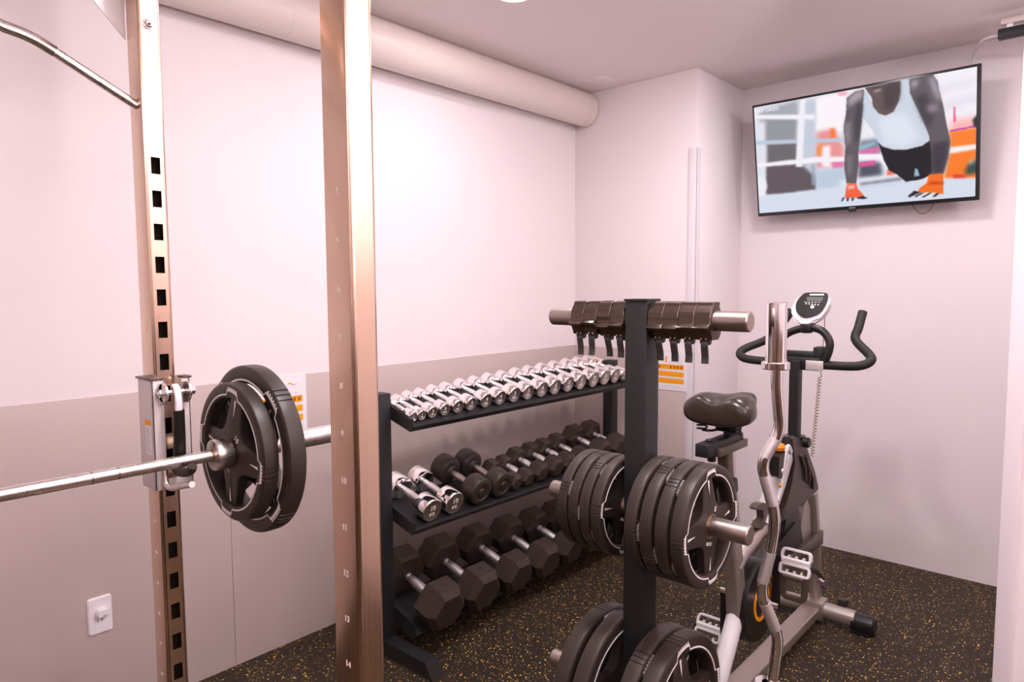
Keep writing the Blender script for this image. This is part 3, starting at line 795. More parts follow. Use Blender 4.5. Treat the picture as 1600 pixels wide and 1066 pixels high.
# frame
MB().sweep([yz(2.955, .07), yz(2.93, .30), yz(2.865, .56)], rrect(.042, .055, .016, 4), Y_).build('front_tube', 'bike', bk)
MB().sweep([yz(2.150, .285), yz(2.123, .45), yz(2.088, .60), yz(2.052, .76)], rrect(.050, .060, .010, 3), Y_).build('seat_tube', 'bike', bk)
MB().tube(smooth_path([yz(1.965, .06), yz(2.04, .165), yz(2.135, .30), yz(2.15, .33)], 4), .0285, 22).build('rear_leg', 'bikew', bk)
MB().tube(smooth_path([yz(2.11, .475), yz(2.17, .505), yz(2.28, .535), yz(2.42, .585)], 4), .028, 22).build('cross_tube', 'bike', bk)
MB().box2((-0.952, 2.34, .330), (-0.888, 2.93, .388), .004).build('lower_beam', 'bronze', bk)
MB().sweep([yz(2.565, .800), yz(2.475, .69), yz(2.345, .56)], rrect(.056, .060, .012, 3), X_).build('diagonal_frame', 'bikew', bk)
mb = MB(); mb.prism([(2.506, .852), (2.55, .851), (2.593, .833), (2.64, .812), (2.68, .783), (2.745, .72), (2.786, .661), (2.825, .612), (2.838, .584), (2.80, .574), (2.755, .577), (2.612, .578), (2.495, .549), (2.431, .548), (2.47, .60), (2.539, .674), (2.565, .754), (2.54, .80)], (-0.968, 0, 0), Y_, Z_, 0, .086)
es = [e for e in mb.bm.edges if abs(e.verts[0].co.x - e.verts[1].co.x) < 1e-6]
bmesh.ops.bevel(mb.bm, geom=es, offset=.008, segments=3, affect='EDGES')
for f in mb.bm.faces: f.smooth = True
sh = mb.build('shroud', 'shroud', bk, 28)
mb = MB()
for a, b in (((2.60, .77), (2.66, .66)), ((2.655, .755), (2.70, .64)), ((2.70, .70), (2.745, .61))):
    mb.sweep([(-0.881, *a), (-0.878, (a[0] + b[0]) / 2 + .012, (a[1] + b[1]) / 2), (-0.881, *b)], rrect(.012, .016, .004), X_)
mb.build('shroud_rib', 'shroud', sh)
mb = MB(); mb.prism([(2.745, .30), (2.86, .30), (2.84, .50), (2.80, .545), (2.765, .53), (2.735, .46)], (-0.945, 0, 0), Y_, Z_, 0, .03); mb.build('front_panel', 'bike', bk)
mb = MB(); mb.prism([(2.50, .37), (2.74, .37), (2.66, .57), (2.55, .57)], (-0.955, 0, 0), Y_, Z_, 0, .05); mb.build('inner_guard', 'plast', bk)
# resistance knob housing
mb = MB(); mb.prism([(2.40, .80), (2.455, .81), (2.475, .775), (2.43, .715), (2.395, .73)], (-0.925, 0, 0), Y_, Z_, 0, .042)
kh = mb.build('brake_housing', 'plast', bk)
mb = MB(); mb.lathe([(0, 0), (0, .011), (.004, .010), (.004, 0)], (-0.884, 2.432, .742), X_, Y_, 20); mb.build('housing_screw', 'silver', kh)
mb = MB(); mb.cyl((-0.905, 2.455, .79), (-0.905, 2.452, .815), .007, 16)
mb.lathe([(0, .010), (.004, .018), (.016, .022), (.026, .018), (.030, .008), (.030, 0)], (-0.905, 2.452, .808), Z_, X_, 24); mb.build('resistance_knob', 'orangep', bk)['label'] = 'orange resistance knob'
mb = MB(); mb.sweep(smooth_path([(-0.885, 2.515, .795), (-0.885, 2.488, .82), (-0.885, 2.46, .795), (-0.885, 2.435, .70), (-0.885, 2.40, .64)], 4), rrect(.020, .012, .004), X_); mb.build('housing_bracket', 'bikew', bk)
mb = MB(); mb.box((-0.884, 2.418, .690), (.006, .030, .010), MX.Rotation(R(-40), 3, 'X')); mb.build('orange_band', 'orange', bk)
# bottle hook
mb = MB(); mb.prism([(2.243, .649), (2.264, .657), (2.303, .654), (2.345, .642), (2.372, .618), (2.362, .599), (2.353, .58), (2.385, .555), (2.387, .535), (2.32, .551), (2.252, .579), (2.279, .588), (2.312, .597), (2.305, .626), (2.282, .637), (2.26, .638)], (-0.925, 0, 0), Y_, Z_, 0, .026); mb.build('bottle_hook', 'bronze', bk)
# drive
mb = MB(); mb.lathe([(0, 0), (0, .132), (.006, .140), (.060, .140), (.066, .134), (.066, .06), (.058, .055), (.058, 0)], (-0.946, 2.258, .322), X_, Y_, 56); dr = mb.build('drive_wheel_cover', 'plast', bk)
mb = MB(); mb.lathe([(.0655, .054), (.0685, .054), (.0685, .066), (.0655, .066)], (-0.946, 2.258, .322), X_, Y_, 40, loop=True); mb.build('orange_ring', 'orange', dr)
mb = MB()
pts = []
for k in range(28): a = R(70 + 220 * k / 27); pts.append((2.258 + .118 * math.cos(a), .322 + .118 * math.sin(a)))
for k in range(16): a = R(-70 + 140 * k / 15); pts.append((2.60 + .075 * math.cos(a), .43 + .075 * math.sin(a)))
mb.prism(pts, (-0.944, 0, 0), Y_, Z_, 0, .046); bc = mb.build('belt_cover', 'plast', bk)
mb = MB()
for rr in (.085, .105):
    mb.tube([(-0.8805, 2.258 + rr * math.cos(R(a)), .322 + rr * math.sin(R(a))) for a in range(-10, 80, 8)], .003, 8)
mb.build('orange_stripe', 'orange', bc)
MB().cyl((-1.03, 2.268, .320), (-0.825, 2.268, .320), .0125, 20).build('crank_axle', 'silver', bk)
for s, x, zc in ((1, -0.836, 1), (-1, -1.018, -1)):
    e = V((x, 2.285 if s > 0 else 2.272, .320 + zc * (.158 if s > 0 else .165)))
    mb = MB(); mb.sweep([(x, 2.268, .320 - zc * .014), (x, 2.270, .320 + zc * .05), e + V((0, 0, zc * .012))], rrect(.016, .030, .006), X_)
    mb.build('crank_arm', 'plast', bk)
    # pedal, its plate turned towards the rider's end
    c = e + V((s * .058, 0, 0)); d = V((0, -.36, -.93)).normalized() if s > 0 else V((0, -.45, -.89)).normalized()
    def q(a, b): return c + X_ * a + d * b
    mb = MB()
    mb.cyl(e + V((s * .006, 0, 0)), c + V((s * .044, 0, 0)), .0075, 16)
    w, hh = .047, .040
    for b0, b1 in ((-hh, -.009), (.009, hh)):
        lp = round_path([q(-w, (b0 + b1) / 2), q(-w * (.92 if abs(b0) > abs(b1) else 1), b0), q(w * (.92 if abs(b0) > abs(b1) else 1), b0), q(w, b1 if abs(b1) > abs(b0) else b1), q(-w, b1), q(-w, (b0 + b1) / 2)], .010, 4)[:-1]
        mb.sweep(lp, rrect(.009, .016, .002), (0, -1, 0), closed=True)
    mb.sweep([q(-w, 0), q(w, 0)], rrect(.026, .016, .004), (0, -1, 0))
    for a in (-.024, .0, .024): mb.box(q(a, -.014), (.008, .012, .012)); mb.box(q(a * 1.0, .034), (.007, .010, .012))
    pd = mb.build('pedal', 'bikew', bk)
    mb = MB()
    o = s * .05
    mb.sweep(smooth_path([q(o * .95, .01), q(o * 1.3, .02) + V((0, .02, 0)), q(o * 1.5, .05) + V((0, .05, 0)), q(o * 1.75, .065) + V((0, .03, 0))], 4), rrect(.016, .004, .001), X_); mb.build('toe_strap', 'plast', pd)
    mb = MB(); mb.box(q(o * 1.52, .050) + V((0, .03, 0)), (.018, .012, .018), MX.Rotation(R(30), 3, 'Y'), .002); mb.build('strap_buckle', 'silver', pd)
    if s > 0:
        mb = MB(); mb.sweep(round_path([q(-.038, .035), q(-.034, .125) + V((0, .03, 0)), q(.034, .125) + V((0, .03, 0)), q(.038, .035)], .016, 4), rrect(.020, .014, .003), (0, -1, 0))
        mb.sweep([q(-.034, .05), q(.034, .05)], rrect(.014, .02, .003), (0, -1, 0)); mb.build('toe_cage', 'bronze', pd)
# seat
MB().sweep([yz(2.060, .70), yz(2.030, .905)], rrect(.036, .044, .006), Y_).build('seat_post', 'bronze', bk)
MB().box((BX0, 2.045, .765), (.058, .066, .05), MX.Rotation(R(12), 3, 'X'), .008).build('post_collar', 'plast', bk)
MB().box2((-0.9425, 1.872, .892), (-0.8985, 2.125, .932), .004).build('seat_slider', 'black', bk)
MB().box2((-0.945, 1.935, .884), (-0.890, 2.140, .910), .003).build('slider_sleeve', 'bronze', bk)
MB().cyl((BX0, 1.94, .868), (BX0, 1.94, .890), .013, 16, .002).build('slider_knob', 'plast', bk)
MB().cyl((-0.922, 1.925, .932), (-0.922, 1.925, .939), .011, 14, .002).build('slider_bolt', 'plast', bk)
# saddle
secs = [(1.942, .130, .046, 1.011, 0), (1.946, .190, .070, 1.013, .008), (1.958, .214, .084, 1.016, .014), (1.990, .220, .090, 1.018, .022), (2.030, .204, .086, 1.018, .022), (2.070, .166, .074, 1.021, .014), (2.112, .122, .064, 1.023, .006), (2.154, .086, .058, 1.025, .002), (2.189, .072, .054, 1.026, 0), (2.205, .056, .042, 1.024, 0), (2.212, .028, .022, 1.021, 0)]
mb = MB(); rings = []
for y, w, h, zc, dip in secs:
    row = []
    for k in range(28):
        a = 2 * PI * k / 28; c, s_ = math.cos(a), math.sin(a)
        x = w / 2 * math.copysign(abs(c) ** .62, c); z = h / 2 * math.copysign(abs(s_) ** .75, s_)
        if s_ > 0: z += -dip * math.exp(-(x / .026) ** 2) + dip * .45 * math.exp(-((abs(x) - .060) / .034) ** 2)
        row.append(mb.bm.verts.new((BX0 + x, y, zc + z)))
    rings.append(row)
for A, B in zip(rings, rings[1:]):
    for k in range(28): mb.face([A[k], A[(k + 1) % 28], B[(k + 1) % 28], B[k]])
mb.face(rings[0]); mb.face(rings[-1])
bmesh.ops.subdivide_edges(mb.bm, edges=mb.bm.edges[:], cuts=1, use_grid_fill=True, smooth=0.6)
for f in mb.bm.faces: f.smooth = True
sd = mb.build('saddle', 'leather', bk, 60)
mb = MB(); mb.box2((-0.985, 1.985, .978), (-0.855, 2.08, .998), .006); mb.box2((-0.95, 2.02, .955), (-0.89, 2.075, .985), .006); mb.build('saddle_base', 'plast', sd)
for x in (-0.975, -0.865):
    mb = MB(); mb.tube([(x + .016 * math.cos(k * .7), 1.985 + .016 * math.sin(k * .7), 0.950 + .0012 * k) for k in range(30)], .0028, 8); mb.build('saddle_spring', 'plast', sd)
mb = MB(); mb.tube(smooth_path([(-0.975, 1.985, .952), (-0.955, 2.01, .948), (-0.93, 2.045, .954), (-0.91, 2.045, .954), (-0.885, 2.01, .948), (-0.865, 1.985, .952)], 4), .004, 10)
mb.cyl((-0.955, 2.05, .957), (-0.885, 2.05, .957), .016, 18, .002); mb.cyl((BX0, 2.05, .93), (BX0, 2.05, .97), .013, 16); mb.build('saddle_clamp', 'plast', sd)
# handlebar post and bars
MB().sweep([yz(2.648, .80), yz(2.645, 1.12)], rrect(.036, .046, .005), Y_).build('handlebar_post', 'black', bk)
MB().sweep([yz(2.648, .775), yz(2.648, .822)], rrect(.056, .062, .012, 3), Y_).build('post_socket', 'bikew', bk)
mb = MB(); mb.sweep([yz(2.648, .818), yz(2.648, .832)], rrect(.066, .072, .014, 3), Y_); mb.cyl((-0.890, 2.65, .81), (-0.862, 2.65, .81), .020, 20, .004); mb.build('post_clamp', 'plast', bk)
HP = [(-0.92, 2.672, 1.108), (-1.02, 2.672, 1.108), (-1.110, 2.674, 1.110), (-1.150, 2.684, 1.118), (-1.166, 2.705, 1.134), (-1.150, 2.735, 1.152), (-1.09, 2.79, 1.186), (-1.055, 2.83, 1.235), (-1.020, 2.865, 1.305)]
HQ = [(-1.84 - x, y, z) for x, y, z in HP]
HQ[6] = (-0.752, 2.79, 1.20); HQ[7] = (-0.752, 2.825, 1.245); HQ[8] = (-0.750, 2.865, 1.302)
for P_ in (HP, HQ):
    MB().tube(smooth_path(P_, 5), .0165, 18, up=(0, 1, 0)).build('handlebar', 'foam', bk)
AR = [(-1.003, 2.674, 1.105), (-0.998, 2.668, 1.165), (-0.982, 2.672, 1.205), (-0.945, 2.680, 1.232), (-0.885, 2.682, 1.246), (-0.838, 2.680, 1.234), (-0.810, 2.674, 1.196), (-0.812, 2.670, 1.155), (-0.830, 2.672, 1.108)]
ar = MB().tube(smooth_path(AR, 5), .0145, 18, up=(0, 1, 0)).build('arm_loop', 'plast', bk)
mb = MB(); mb.box((-0.895, 2.680, 1.243), (.040, .036, .036), None, .006); mb.build('loop_clip', 'plast', bk)
mb = MB(); mb.box2((-0.985, 2.650, 1.085), (-0.835, 2.700, 1.135), .008); mb.box2((-0.98, 2.66, 1.13), (-0.86, 2.71, 1.155), .006); mb.box2((-0.865, 2.66, 1.12), (-0.83, 2.715, 1.175), .006); mb.build('handlebar_clamp', 'black', bk)
for q0, q1 in (((-0.885, 2.645, 1.088), (-0.822, 2.652, 1.124)), ((-0.985, 2.645, 1.09), (-0.955, 2.652, 1.124))): MB().box2(q0, q1, .002).build('clamp_plate', 'zinc', bk)
# console
cu, cv = X_, V((0, .33, .944)).normalized(); cn = cu.cross(cv); CO = V((-0.886, 2.705, 1.325))
def cpoly(pts, n=4): return [(p.x, p.y) for p in smooth_path([(x + .886, (z - 1.325) / .944, 0) for x, z in pts], n, True)]
rim = cpoly([(-0.926, 1.362), (-0.895, 1.368), (-0.842, 1.366), (-0.822, 1.348), (-0.828, 1.312), (-0.858, 1.270), (-0.905, 1.257), (-0.946, 1.273), (-0.958, 1.318), (-0.948, 1.345)])
mb = MB(); mb.prism(rim, CO - cn * .018, cu, cv, 0, .030)
es = [e for e in mb.bm.edges if abs((e.verts[0].co - e.verts[1].co).dot(cn)) < 1e-6]
bmesh.ops.bevel(mb.bm, geom=es, offset=.007, segments=3, affect='EDGES')
for f in mb.bm.faces: f.smooth = True
con = mb.build('console', 'wplast', bk, 30)
fc = cpoly([(-0.923, 1.366), (-0.902, 1.374), (-0.842, 1.373), (-0.830, 1.362), (-0.831, 1.336), (-0.847, 1.300), (-0.878, 1.282), (-0.909, 1.279), (-0.936, 1.301), (-0.942, 1.335)])
mb = MB(); mb.prism(fc, CO + cn * .0105, cu, cv, 0, .005); mb.build('console_face', 'plast', con)
def con_pt(x, z, h=.0157): return CO + cu * x + cv * z + cn * h
crot = MX((cu, cv, cn)).transposed()
mb = MB(); mb.box(con_pt(.010, .026), (.058, .017, .0006), crot); mb.build('display', 'lcd', con)
mb = MB(); mb.box(con_pt(.016, .0435), (.052, .006, .0006), crot, 0)
for k in range(5): mb.box(con_pt(-.018 + k * .011, .007 - .001 * k), (.005, .0045, .0006), crot); mb.box(con_pt(-.022 + k * .0125, .013), (.008, .002, .0006), crot)
mb.build('icons', 'white', con)
mb = MB(); mb.lathe([(0, 0), (0, .0075), (.003, .0065), (.003, 0)], con_pt(.006, -.006, .0152), cn, cu, 20); mb.build('round_button', 'wplast', con)
mb = MB(); mb.cyl((-0.893, 2.690, 1.240), (-0.893, 2.700, 1.275), .012, 16, .002); mb.build('console_stalk', 'plast', con)
mb = MB(); mb.tube(smooth_path([(-0.842, 2.718, 1.30), (-0.850, 2.735, 1.22), (-0.856, 2.74, 1.12), (-0.858, 2.737, 1.075)], 4), .0016, 6)
hx = []
for k in range(26 * 12 + 1):
    f = k / (26 * 12); a = 2 * PI * k / 12
    hx.append((-0.860 + .006 * math.cos(a), 2.735 - .062 * f + .006 * math.sin(a), 1.055 - .300 * f))
mb.tube([(-0.858, 2.737, 1.075)] + hx, .0017, 5); mb.build('coiled_cord', 'cord', bk)

# ------------------------------------------------------------ television
TLc, BLc = V((-1.506, 3.580, 2.353)), V((-1.506, 3.690, 1.783))
TWd = 1.003; tv_d = (BLc - TLc); THt = tv_d.length; tv_d.normalize(); tv_u = X_; tv_n = tv_u.cross(-tv_d).normalized()
tv = thing('television', 'flat television tilted forward on the back wall, showing a push-up', 'television', (-1.005, 3.70, 2.06))
rotT = MX((tv_u, -tv_d, tv_n)).transposed()
def tp(u, v, h=0.0): return TLc + tv_u * (u * TWd) + tv_d * (v * THt) + tv_n * h
mb = MB(); mb.box(tp(.5, .5, -.012), (TWd, THt, .022), rotT, .003)
mb.box(tp(.5, .62, -.038), (TWd * .72, THt * .55, .045), rotT, .01)
fr = mb.build('frame', 'bezel', tv)
mb = MB(); mb.box(tp(.475, 1.006, -.004), (.034, .012, .012), rotT, .002); mb.build('sensor_tab', 'bezel', fr)
mb = MB()
for k in range(5): mb.box(tp(.463 + .006 * k, .984, .0004), (.0042, .005, .0006), rotT)
mb.build('maker_mark', 'greyp', fr)
PIC=[(232,230,240,0.006,"-0.007,-0.017 0.466,-0.007 0.452,0.852 -0.045,1.011"),
(168,172,182,0.012,"0.027,0.038 0.232,-0.000 0.232,0.170 0.023,0.141"),
(150,152,160,0.01,"0.059,0.121 0.225,0.125 0.213,0.397 0.051,0.358"),
(108,104,110,0.01,"0.061,0.345 0.218,0.369 0.206,0.827 0.045,0.817"),
(96,86,92,0.008,"0.054,0.541 0.299,0.563 0.306,0.828 0.044,0.825"),
(200,206,222,0.01,"0.232,0.014 0.336,0.019 0.320,0.742 0.226,0.562"),
(225,228,240,0.008,"-0.003,0.133 0.032,0.143 0.021,0.657 -0.000,0.669"),
(238,240,246,0.008,"-0.002,0.653 0.041,0.669 0.051,0.756 0.026,0.830 -0.004,0.841"),
(252,246,252,0.01,"0.320,0.014 0.465,0.013 0.452,0.343 0.313,0.321"),
(246,176,200,0.006,"0.417,0.001 0.506,0.006 0.502,0.042 0.435,0.037"),
(236,150,150,0.012,"0.321,0.309 0.400,0.302 0.446,0.481 0.440,0.649 0.314,0.631"),
(250,120,60,0.008,"0.384,0.297 0.407,0.304 0.406,0.387 0.383,0.388"),
(250,140,70,0.008,"0.317,0.436 0.350,0.430 0.349,0.515 0.315,0.522"),
(250,240,245,0.008,"0.342,0.442 0.381,0.445 0.382,0.638 0.338,0.622"),
(230,120,170,0.008,"0.394,0.583 0.445,0.579 0.443,0.657 0.393,0.654"),
(190,205,224,0.012,"0.307,0.652 0.455,0.652 0.452,0.823 0.310,0.829"),
(246,242,250,0.006,"0.001,0.067 0.309,0.153 0.308,0.199 0.003,0.105"),
(190,206,226,0.006,"-0.001,0.307 0.444,0.397 0.443,0.427 -0.000,0.345"),
(247,242,250,0.006,"0.001,0.522 0.324,0.532 0.456,0.561 0.456,0.603 0.323,0.582 0.004,0.558"),
(242,240,248,0.006,"0.242,0.010 0.269,0.011 0.241,0.602 0.206,0.599"),
(150,165,185,0.008,"0.287,0.589 0.299,0.592 0.307,0.777 0.286,0.781"),
(240,238,246,0.01,"0.466,-0.021 0.623,-0.007 0.615,0.879 0.452,0.852"),
(120,130,150,0.012,"0.514,0.442 0.612,0.439 0.611,0.574 0.513,0.552"),
(225,110,170,0.008,"0.513,0.511 0.611,0.513 0.607,0.563 0.513,0.552"),
(80,84,100,0.012,"0.512,0.622 0.610,0.643 0.620,0.755 0.510,0.762"),
(215,90,150,0.006,"0.512,0.622 0.589,0.624 0.585,0.668 0.511,0.667"),
(150,190,205,0.008,"0.517,0.484 0.590,0.461 0.590,0.488 0.517,0.526"),
(250,244,250,0.005,"0.508,0.554 0.618,0.576 0.635,0.634 0.687,0.767 0.666,0.777 0.617,0.644 0.603,0.611 0.507,0.596"),
(250,110,90,0.006,"0.641,0.704 0.680,0.766 0.637,0.765"),
(226,226,238,0.008,"0.422,0.761 0.755,0.780 0.755,0.875 0.421,0.847"),
(120,128,138,0.008,"0.513,0.805 0.700,0.790 0.704,0.818 0.520,0.832"),
(246,240,249,0.006,"0.822,-0.000 1.005,-0.007 1.008,0.465 0.873,0.454"),
(222,214,232,0.02,"0.847,0.120 0.999,0.087 1.000,0.110 0.854,0.149"),
(228,220,236,0.02,"0.866,0.238 1.000,0.207 1.001,0.243 0.873,0.292"),
(252,180,175,0.02,"0.898,0.385 1.002,0.377 1.002,0.476 0.898,0.486"),
(250,90,130,0.004,"0.913,0.277 0.920,0.274 0.922,0.392 0.914,0.396"),
(252,130,40,0.008,"0.898,0.461 1.002,0.463 1.003,0.613 0.902,0.601"),
(252,125,35,0.008,"0.899,0.639 1.003,0.625 1.005,0.859 0.877,0.836"),
(250,240,246,0.006,"0.899,0.588 1.003,0.588 1.003,0.623 0.899,0.633"),
(196,60,180,0.004,"0.898,0.453 1.002,0.444 1.002,0.456 0.900,0.466"),
(30,40,48,0.006,"0.987,0.398 1.001,0.365 1.002,0.457 0.990,0.448"),
(52,74,76,0.01,"0.959,0.793 0.974,0.732 1.004,0.713 1.005,0.815 0.965,0.826"),
(190,200,215,0.01,"0.974,0.719 0.989,0.700 0.993,0.724 0.977,0.746"),
(222,60,50,0.006,"0.912,0.810 0.959,0.819 0.962,0.852 0.912,0.842"),
(216,223,238,0.008,"-0.007,0.848 0.310,0.826 0.513,0.831 0.735,0.824 0.874,0.839 1.005,0.859 1.003,1.013 -0.003,1.016"),
(200,208,226,0.01,"0.513,0.834 0.735,0.824 0.741,0.838 0.520,0.849"),
(206,214,228,0.003,"0.537,0.014 0.559,0.053 0.573,0.108 0.590,0.199 0.626,0.259 0.669,0.253 0.696,0.170 0.702,-0.008 0.737,-0.006 0.739,0.096 0.758,0.205 0.790,0.329 0.809,0.437 0.824,0.508 0.789,0.549 0.715,0.563 0.660,0.548 0.620,0.511 0.599,0.463 0.577,0.363 0.537,0.257 0.532,0.135"),
(224,231,242,0.02,"0.599,0.275 0.717,0.256 0.783,0.482 0.715,0.545 0.633,0.498"),
(24,22,32,0.003,"0.603,0.478 0.620,0.514 0.667,0.552 0.722,0.565 0.789,0.549 0.825,0.508 0.835,0.703 0.830,0.788 0.795,0.817 0.777,0.825 0.721,0.831 0.687,0.770 0.648,0.722 0.626,0.632"),
(150,185,200,0.004,"0.757,0.724 0.770,0.736 0.778,0.791 0.756,0.797"),
(96,88,94,0.003,"0.465,0.060 0.502,0.021 0.544,0.014 0.538,0.137 0.531,0.269 0.519,0.443 0.511,0.552 0.512,0.636 0.499,0.803 0.454,0.798 0.444,0.650 0.452,0.482 0.447,0.300 0.460,0.180"),
(176,160,172,0.012,"0.472,0.062 0.509,0.021 0.542,0.018 0.534,0.082 0.501,0.112 0.471,0.143"),
(70,66,74,0.01,"0.511,0.128 0.537,0.136 0.528,0.282 0.514,0.442 0.496,0.438 0.498,0.273"),
(140,130,140,0.012,"0.455,0.261 0.480,0.268 0.477,0.433 0.458,0.484 0.450,0.371"),
(120,112,118,0.01,"0.456,0.554 0.487,0.547 0.480,0.714 0.457,0.738"),
(100,84,84,0.003,"0.547,0.004 0.630,0.002 0.700,-0.006 0.700,0.096 0.692,0.165 0.671,0.240 0.635,0.261 0.606,0.234 0.581,0.170 0.577,0.096 0.561,0.048"),
(74,62,66,0.012,"0.630,0.009 0.698,-0.000 0.694,0.146 0.663,0.214 0.628,0.217"),
(150,138,142,0.006,"0.581,0.031 0.616,0.027 0.620,0.052 0.589,0.063"),
(60,50,55,0.005,"0.581,0.021 0.616,0.017 0.616,0.027 0.582,0.032"),
(98,88,96,0.003,"0.736,-0.003 0.777,-0.014 0.830,-0.010 0.851,0.059 0.856,0.123 0.873,0.252 0.887,0.407 0.902,0.538 0.894,0.664 0.875,0.796 0.826,0.796 0.826,0.623 0.817,0.478 0.791,0.342 0.760,0.205 0.739,0.112"),
(188,178,190,0.014,"0.745,0.016 0.771,0.013 0.769,0.056 0.748,0.087"),
(186,182,194,0.014,"0.816,0.010 0.835,0.023 0.851,0.108 0.863,0.224 0.848,0.195 0.828,0.089"),
(68,62,70,0.014,"0.757,0.153 0.803,0.130 0.835,0.342 0.815,0.413 0.790,0.329"),
(62,56,66,0.014,"0.828,0.545 0.895,0.536 0.887,0.662 0.871,0.789 0.828,0.788"),
(150,126,144,0.014,"0.803,0.231 0.848,0.232 0.857,0.285 0.816,0.292"),
(246,112,30,0.004,"0.815,0.789 0.875,0.792 0.875,0.964 0.848,0.950 0.815,0.938 0.767,0.934 0.779,0.892 0.808,0.857"),
(200,70,20,0.006,"0.815,0.851 0.874,0.858 0.874,0.882 0.815,0.874"),
(34,30,40,0.003,"0.755,0.913 0.782,0.931 0.734,0.967 0.727,0.955"),
(44,30,34,0.003,"0.782,0.939 0.802,0.936 0.765,0.969 0.755,0.963"),
(250,240,240,0.003,"0.802,0.939 0.815,0.938 0.775,0.973 0.767,0.969"),
(40,30,36,0.003,"0.816,0.944 0.832,0.941 0.795,0.976 0.784,0.972"),
(250,240,240,0.003,"0.834,0.944 0.845,0.943 0.815,0.976 0.807,0.972"),
(48,30,34,0.003,"0.847,0.949 0.862,0.949 0.841,0.980 0.830,0.974"),
(246,100,62,0.004,"0.455,0.804 0.498,0.803 0.506,0.855 0.535,0.920 0.529,0.945 0.489,0.927 0.444,0.926 0.448,0.866"),
(250,190,180,0.005,"0.460,0.819 0.490,0.818 0.490,0.844 0.459,0.848"),
(40,36,46,0.002,"0.435,0.915 0.444,0.916 0.433,0.951 0.425,0.950"),
(40,36,46,0.002,"0.455,0.922 0.464,0.924 0.459,0.955 0.451,0.954"),
(40,36,46,0.002,"0.476,0.925 0.486,0.924 0.484,0.955 0.476,0.954"),
(40,36,46,0.002,"0.501,0.925 0.530,0.922 0.552,0.942 0.526,0.947 0.504,0.938")]

PW, PH = 420, 236
gu = np.linspace(0, 1, PW); gv = np.linspace(0, 1, PH)
UU, VV = np.meshgrid(gu, gv)
img = np.ones((PH, PW, 3)) * np.array([232, 230, 240]) / 255.0
def blur(a, sg):
    n = max(1, int(sg * PW)); k = np.exp(-0.5 * (np.arange(-2 * n, 2 * n + 1) / max(.6, n * .8)) ** 2); k /= k.sum()
    pad = np.pad(a, 2 * n, mode='edge')
    pad = np.apply_along_axis(lambda m: np.convolve(m, k, 'valid'), 1, pad)
    return np.apply_along_axis(lambda m: np.convolve(m, k, 'valid'), 0, pad)
for r_, g_, b_, sg, ps in PIC:
    pts = [tuple(map(float, q.split(','))) for q in ps.split()]
    ins = np.zeros_like(UU, dtype=bool); j = len(pts) - 1
    for i in range(len(pts)):
        (x1, y1), (x2, y2) = pts[i], pts[j]
        cond = ((y1 > VV) != (y2 > VV)) & (UU < (x2 - x1) * (VV - y1) / ((y2 - y1) if abs(y2 - y1) > 1e-9 else 1e-9) + x1)
        ins ^= cond; j = i
    a = blur(ins.astype(float), sg)[..., None]
    img = img * (1 - a) + a * np.array([r_, g_, b_]) / 255.0
limg = np.where(img <= .04045, img / 12.92, ((img + .055) / 1.055) ** 2.4)
u0, u1, v0, v1 = .0095, .985, .020, .968
me = bpy.data.meshes.new('screen')
vs = [tuple(tp(u0 + (u1 - u0) * u, v0 + (v1 - v0) * v, .0004) - V(tv.location)) for v in gv for u in gu]
fs = [(r * PW + c, (r + 1) * PW + c, (r + 1) * PW + c + 1, r * PW + c + 1) for r in range(PH - 1) for c in range(PW - 1)]
me.from_pydata(vs, [], fs)
at = me.color_attributes.new('pic', 'FLOAT_COLOR', 'POINT')
at.data.foreach_set('color', np.concatenate([limg.reshape(-1, 3), np.ones((PW * PH, 1))], 1).ravel().astype(np.float32))
me.materials.append(Mt['pic'])
so = bpy.data.objects.new('screen', me); COL.objects.link(so); so.parent = tv; so['label'] = 'lit screen with a man in a white vest doing push-ups'
Mt['lit'] = mat('screen_text', (0.05, 0.05, 0.05), 0.4, emit=(0.95, 0.95, 1.0), estr=1.0)
mb = MB(); mb.text('MAX OAZO', .026, tp(.076, .062, .0012), tv_u, -tv_d, .0002, sx=.92); mb.build('screen_caption', 'lit', so)
mb = MB(); mb.box2((-1.16, 3.745, 1.93), (-0.85, 3.80, 2.17), .004)
for x in (-1.10, -0.91): mb.box2((x - .015, 3.712, 1.95), (x + .015, 3.75, 2.15), .002)
mb.build('wall_bracket', 'black', tv)
mb = MB(); mb.tube(smooth_path([(-0.80, 3.735, 1.86), (-0.775, 3.745, 1.785), (-0.735, 3.75, 1.745), (-0.695, 3.75, 1.775), (-0.68, 3.735, 1.86)], 6), .003, 8); mb.build('signal_cable', 'cord', tv)

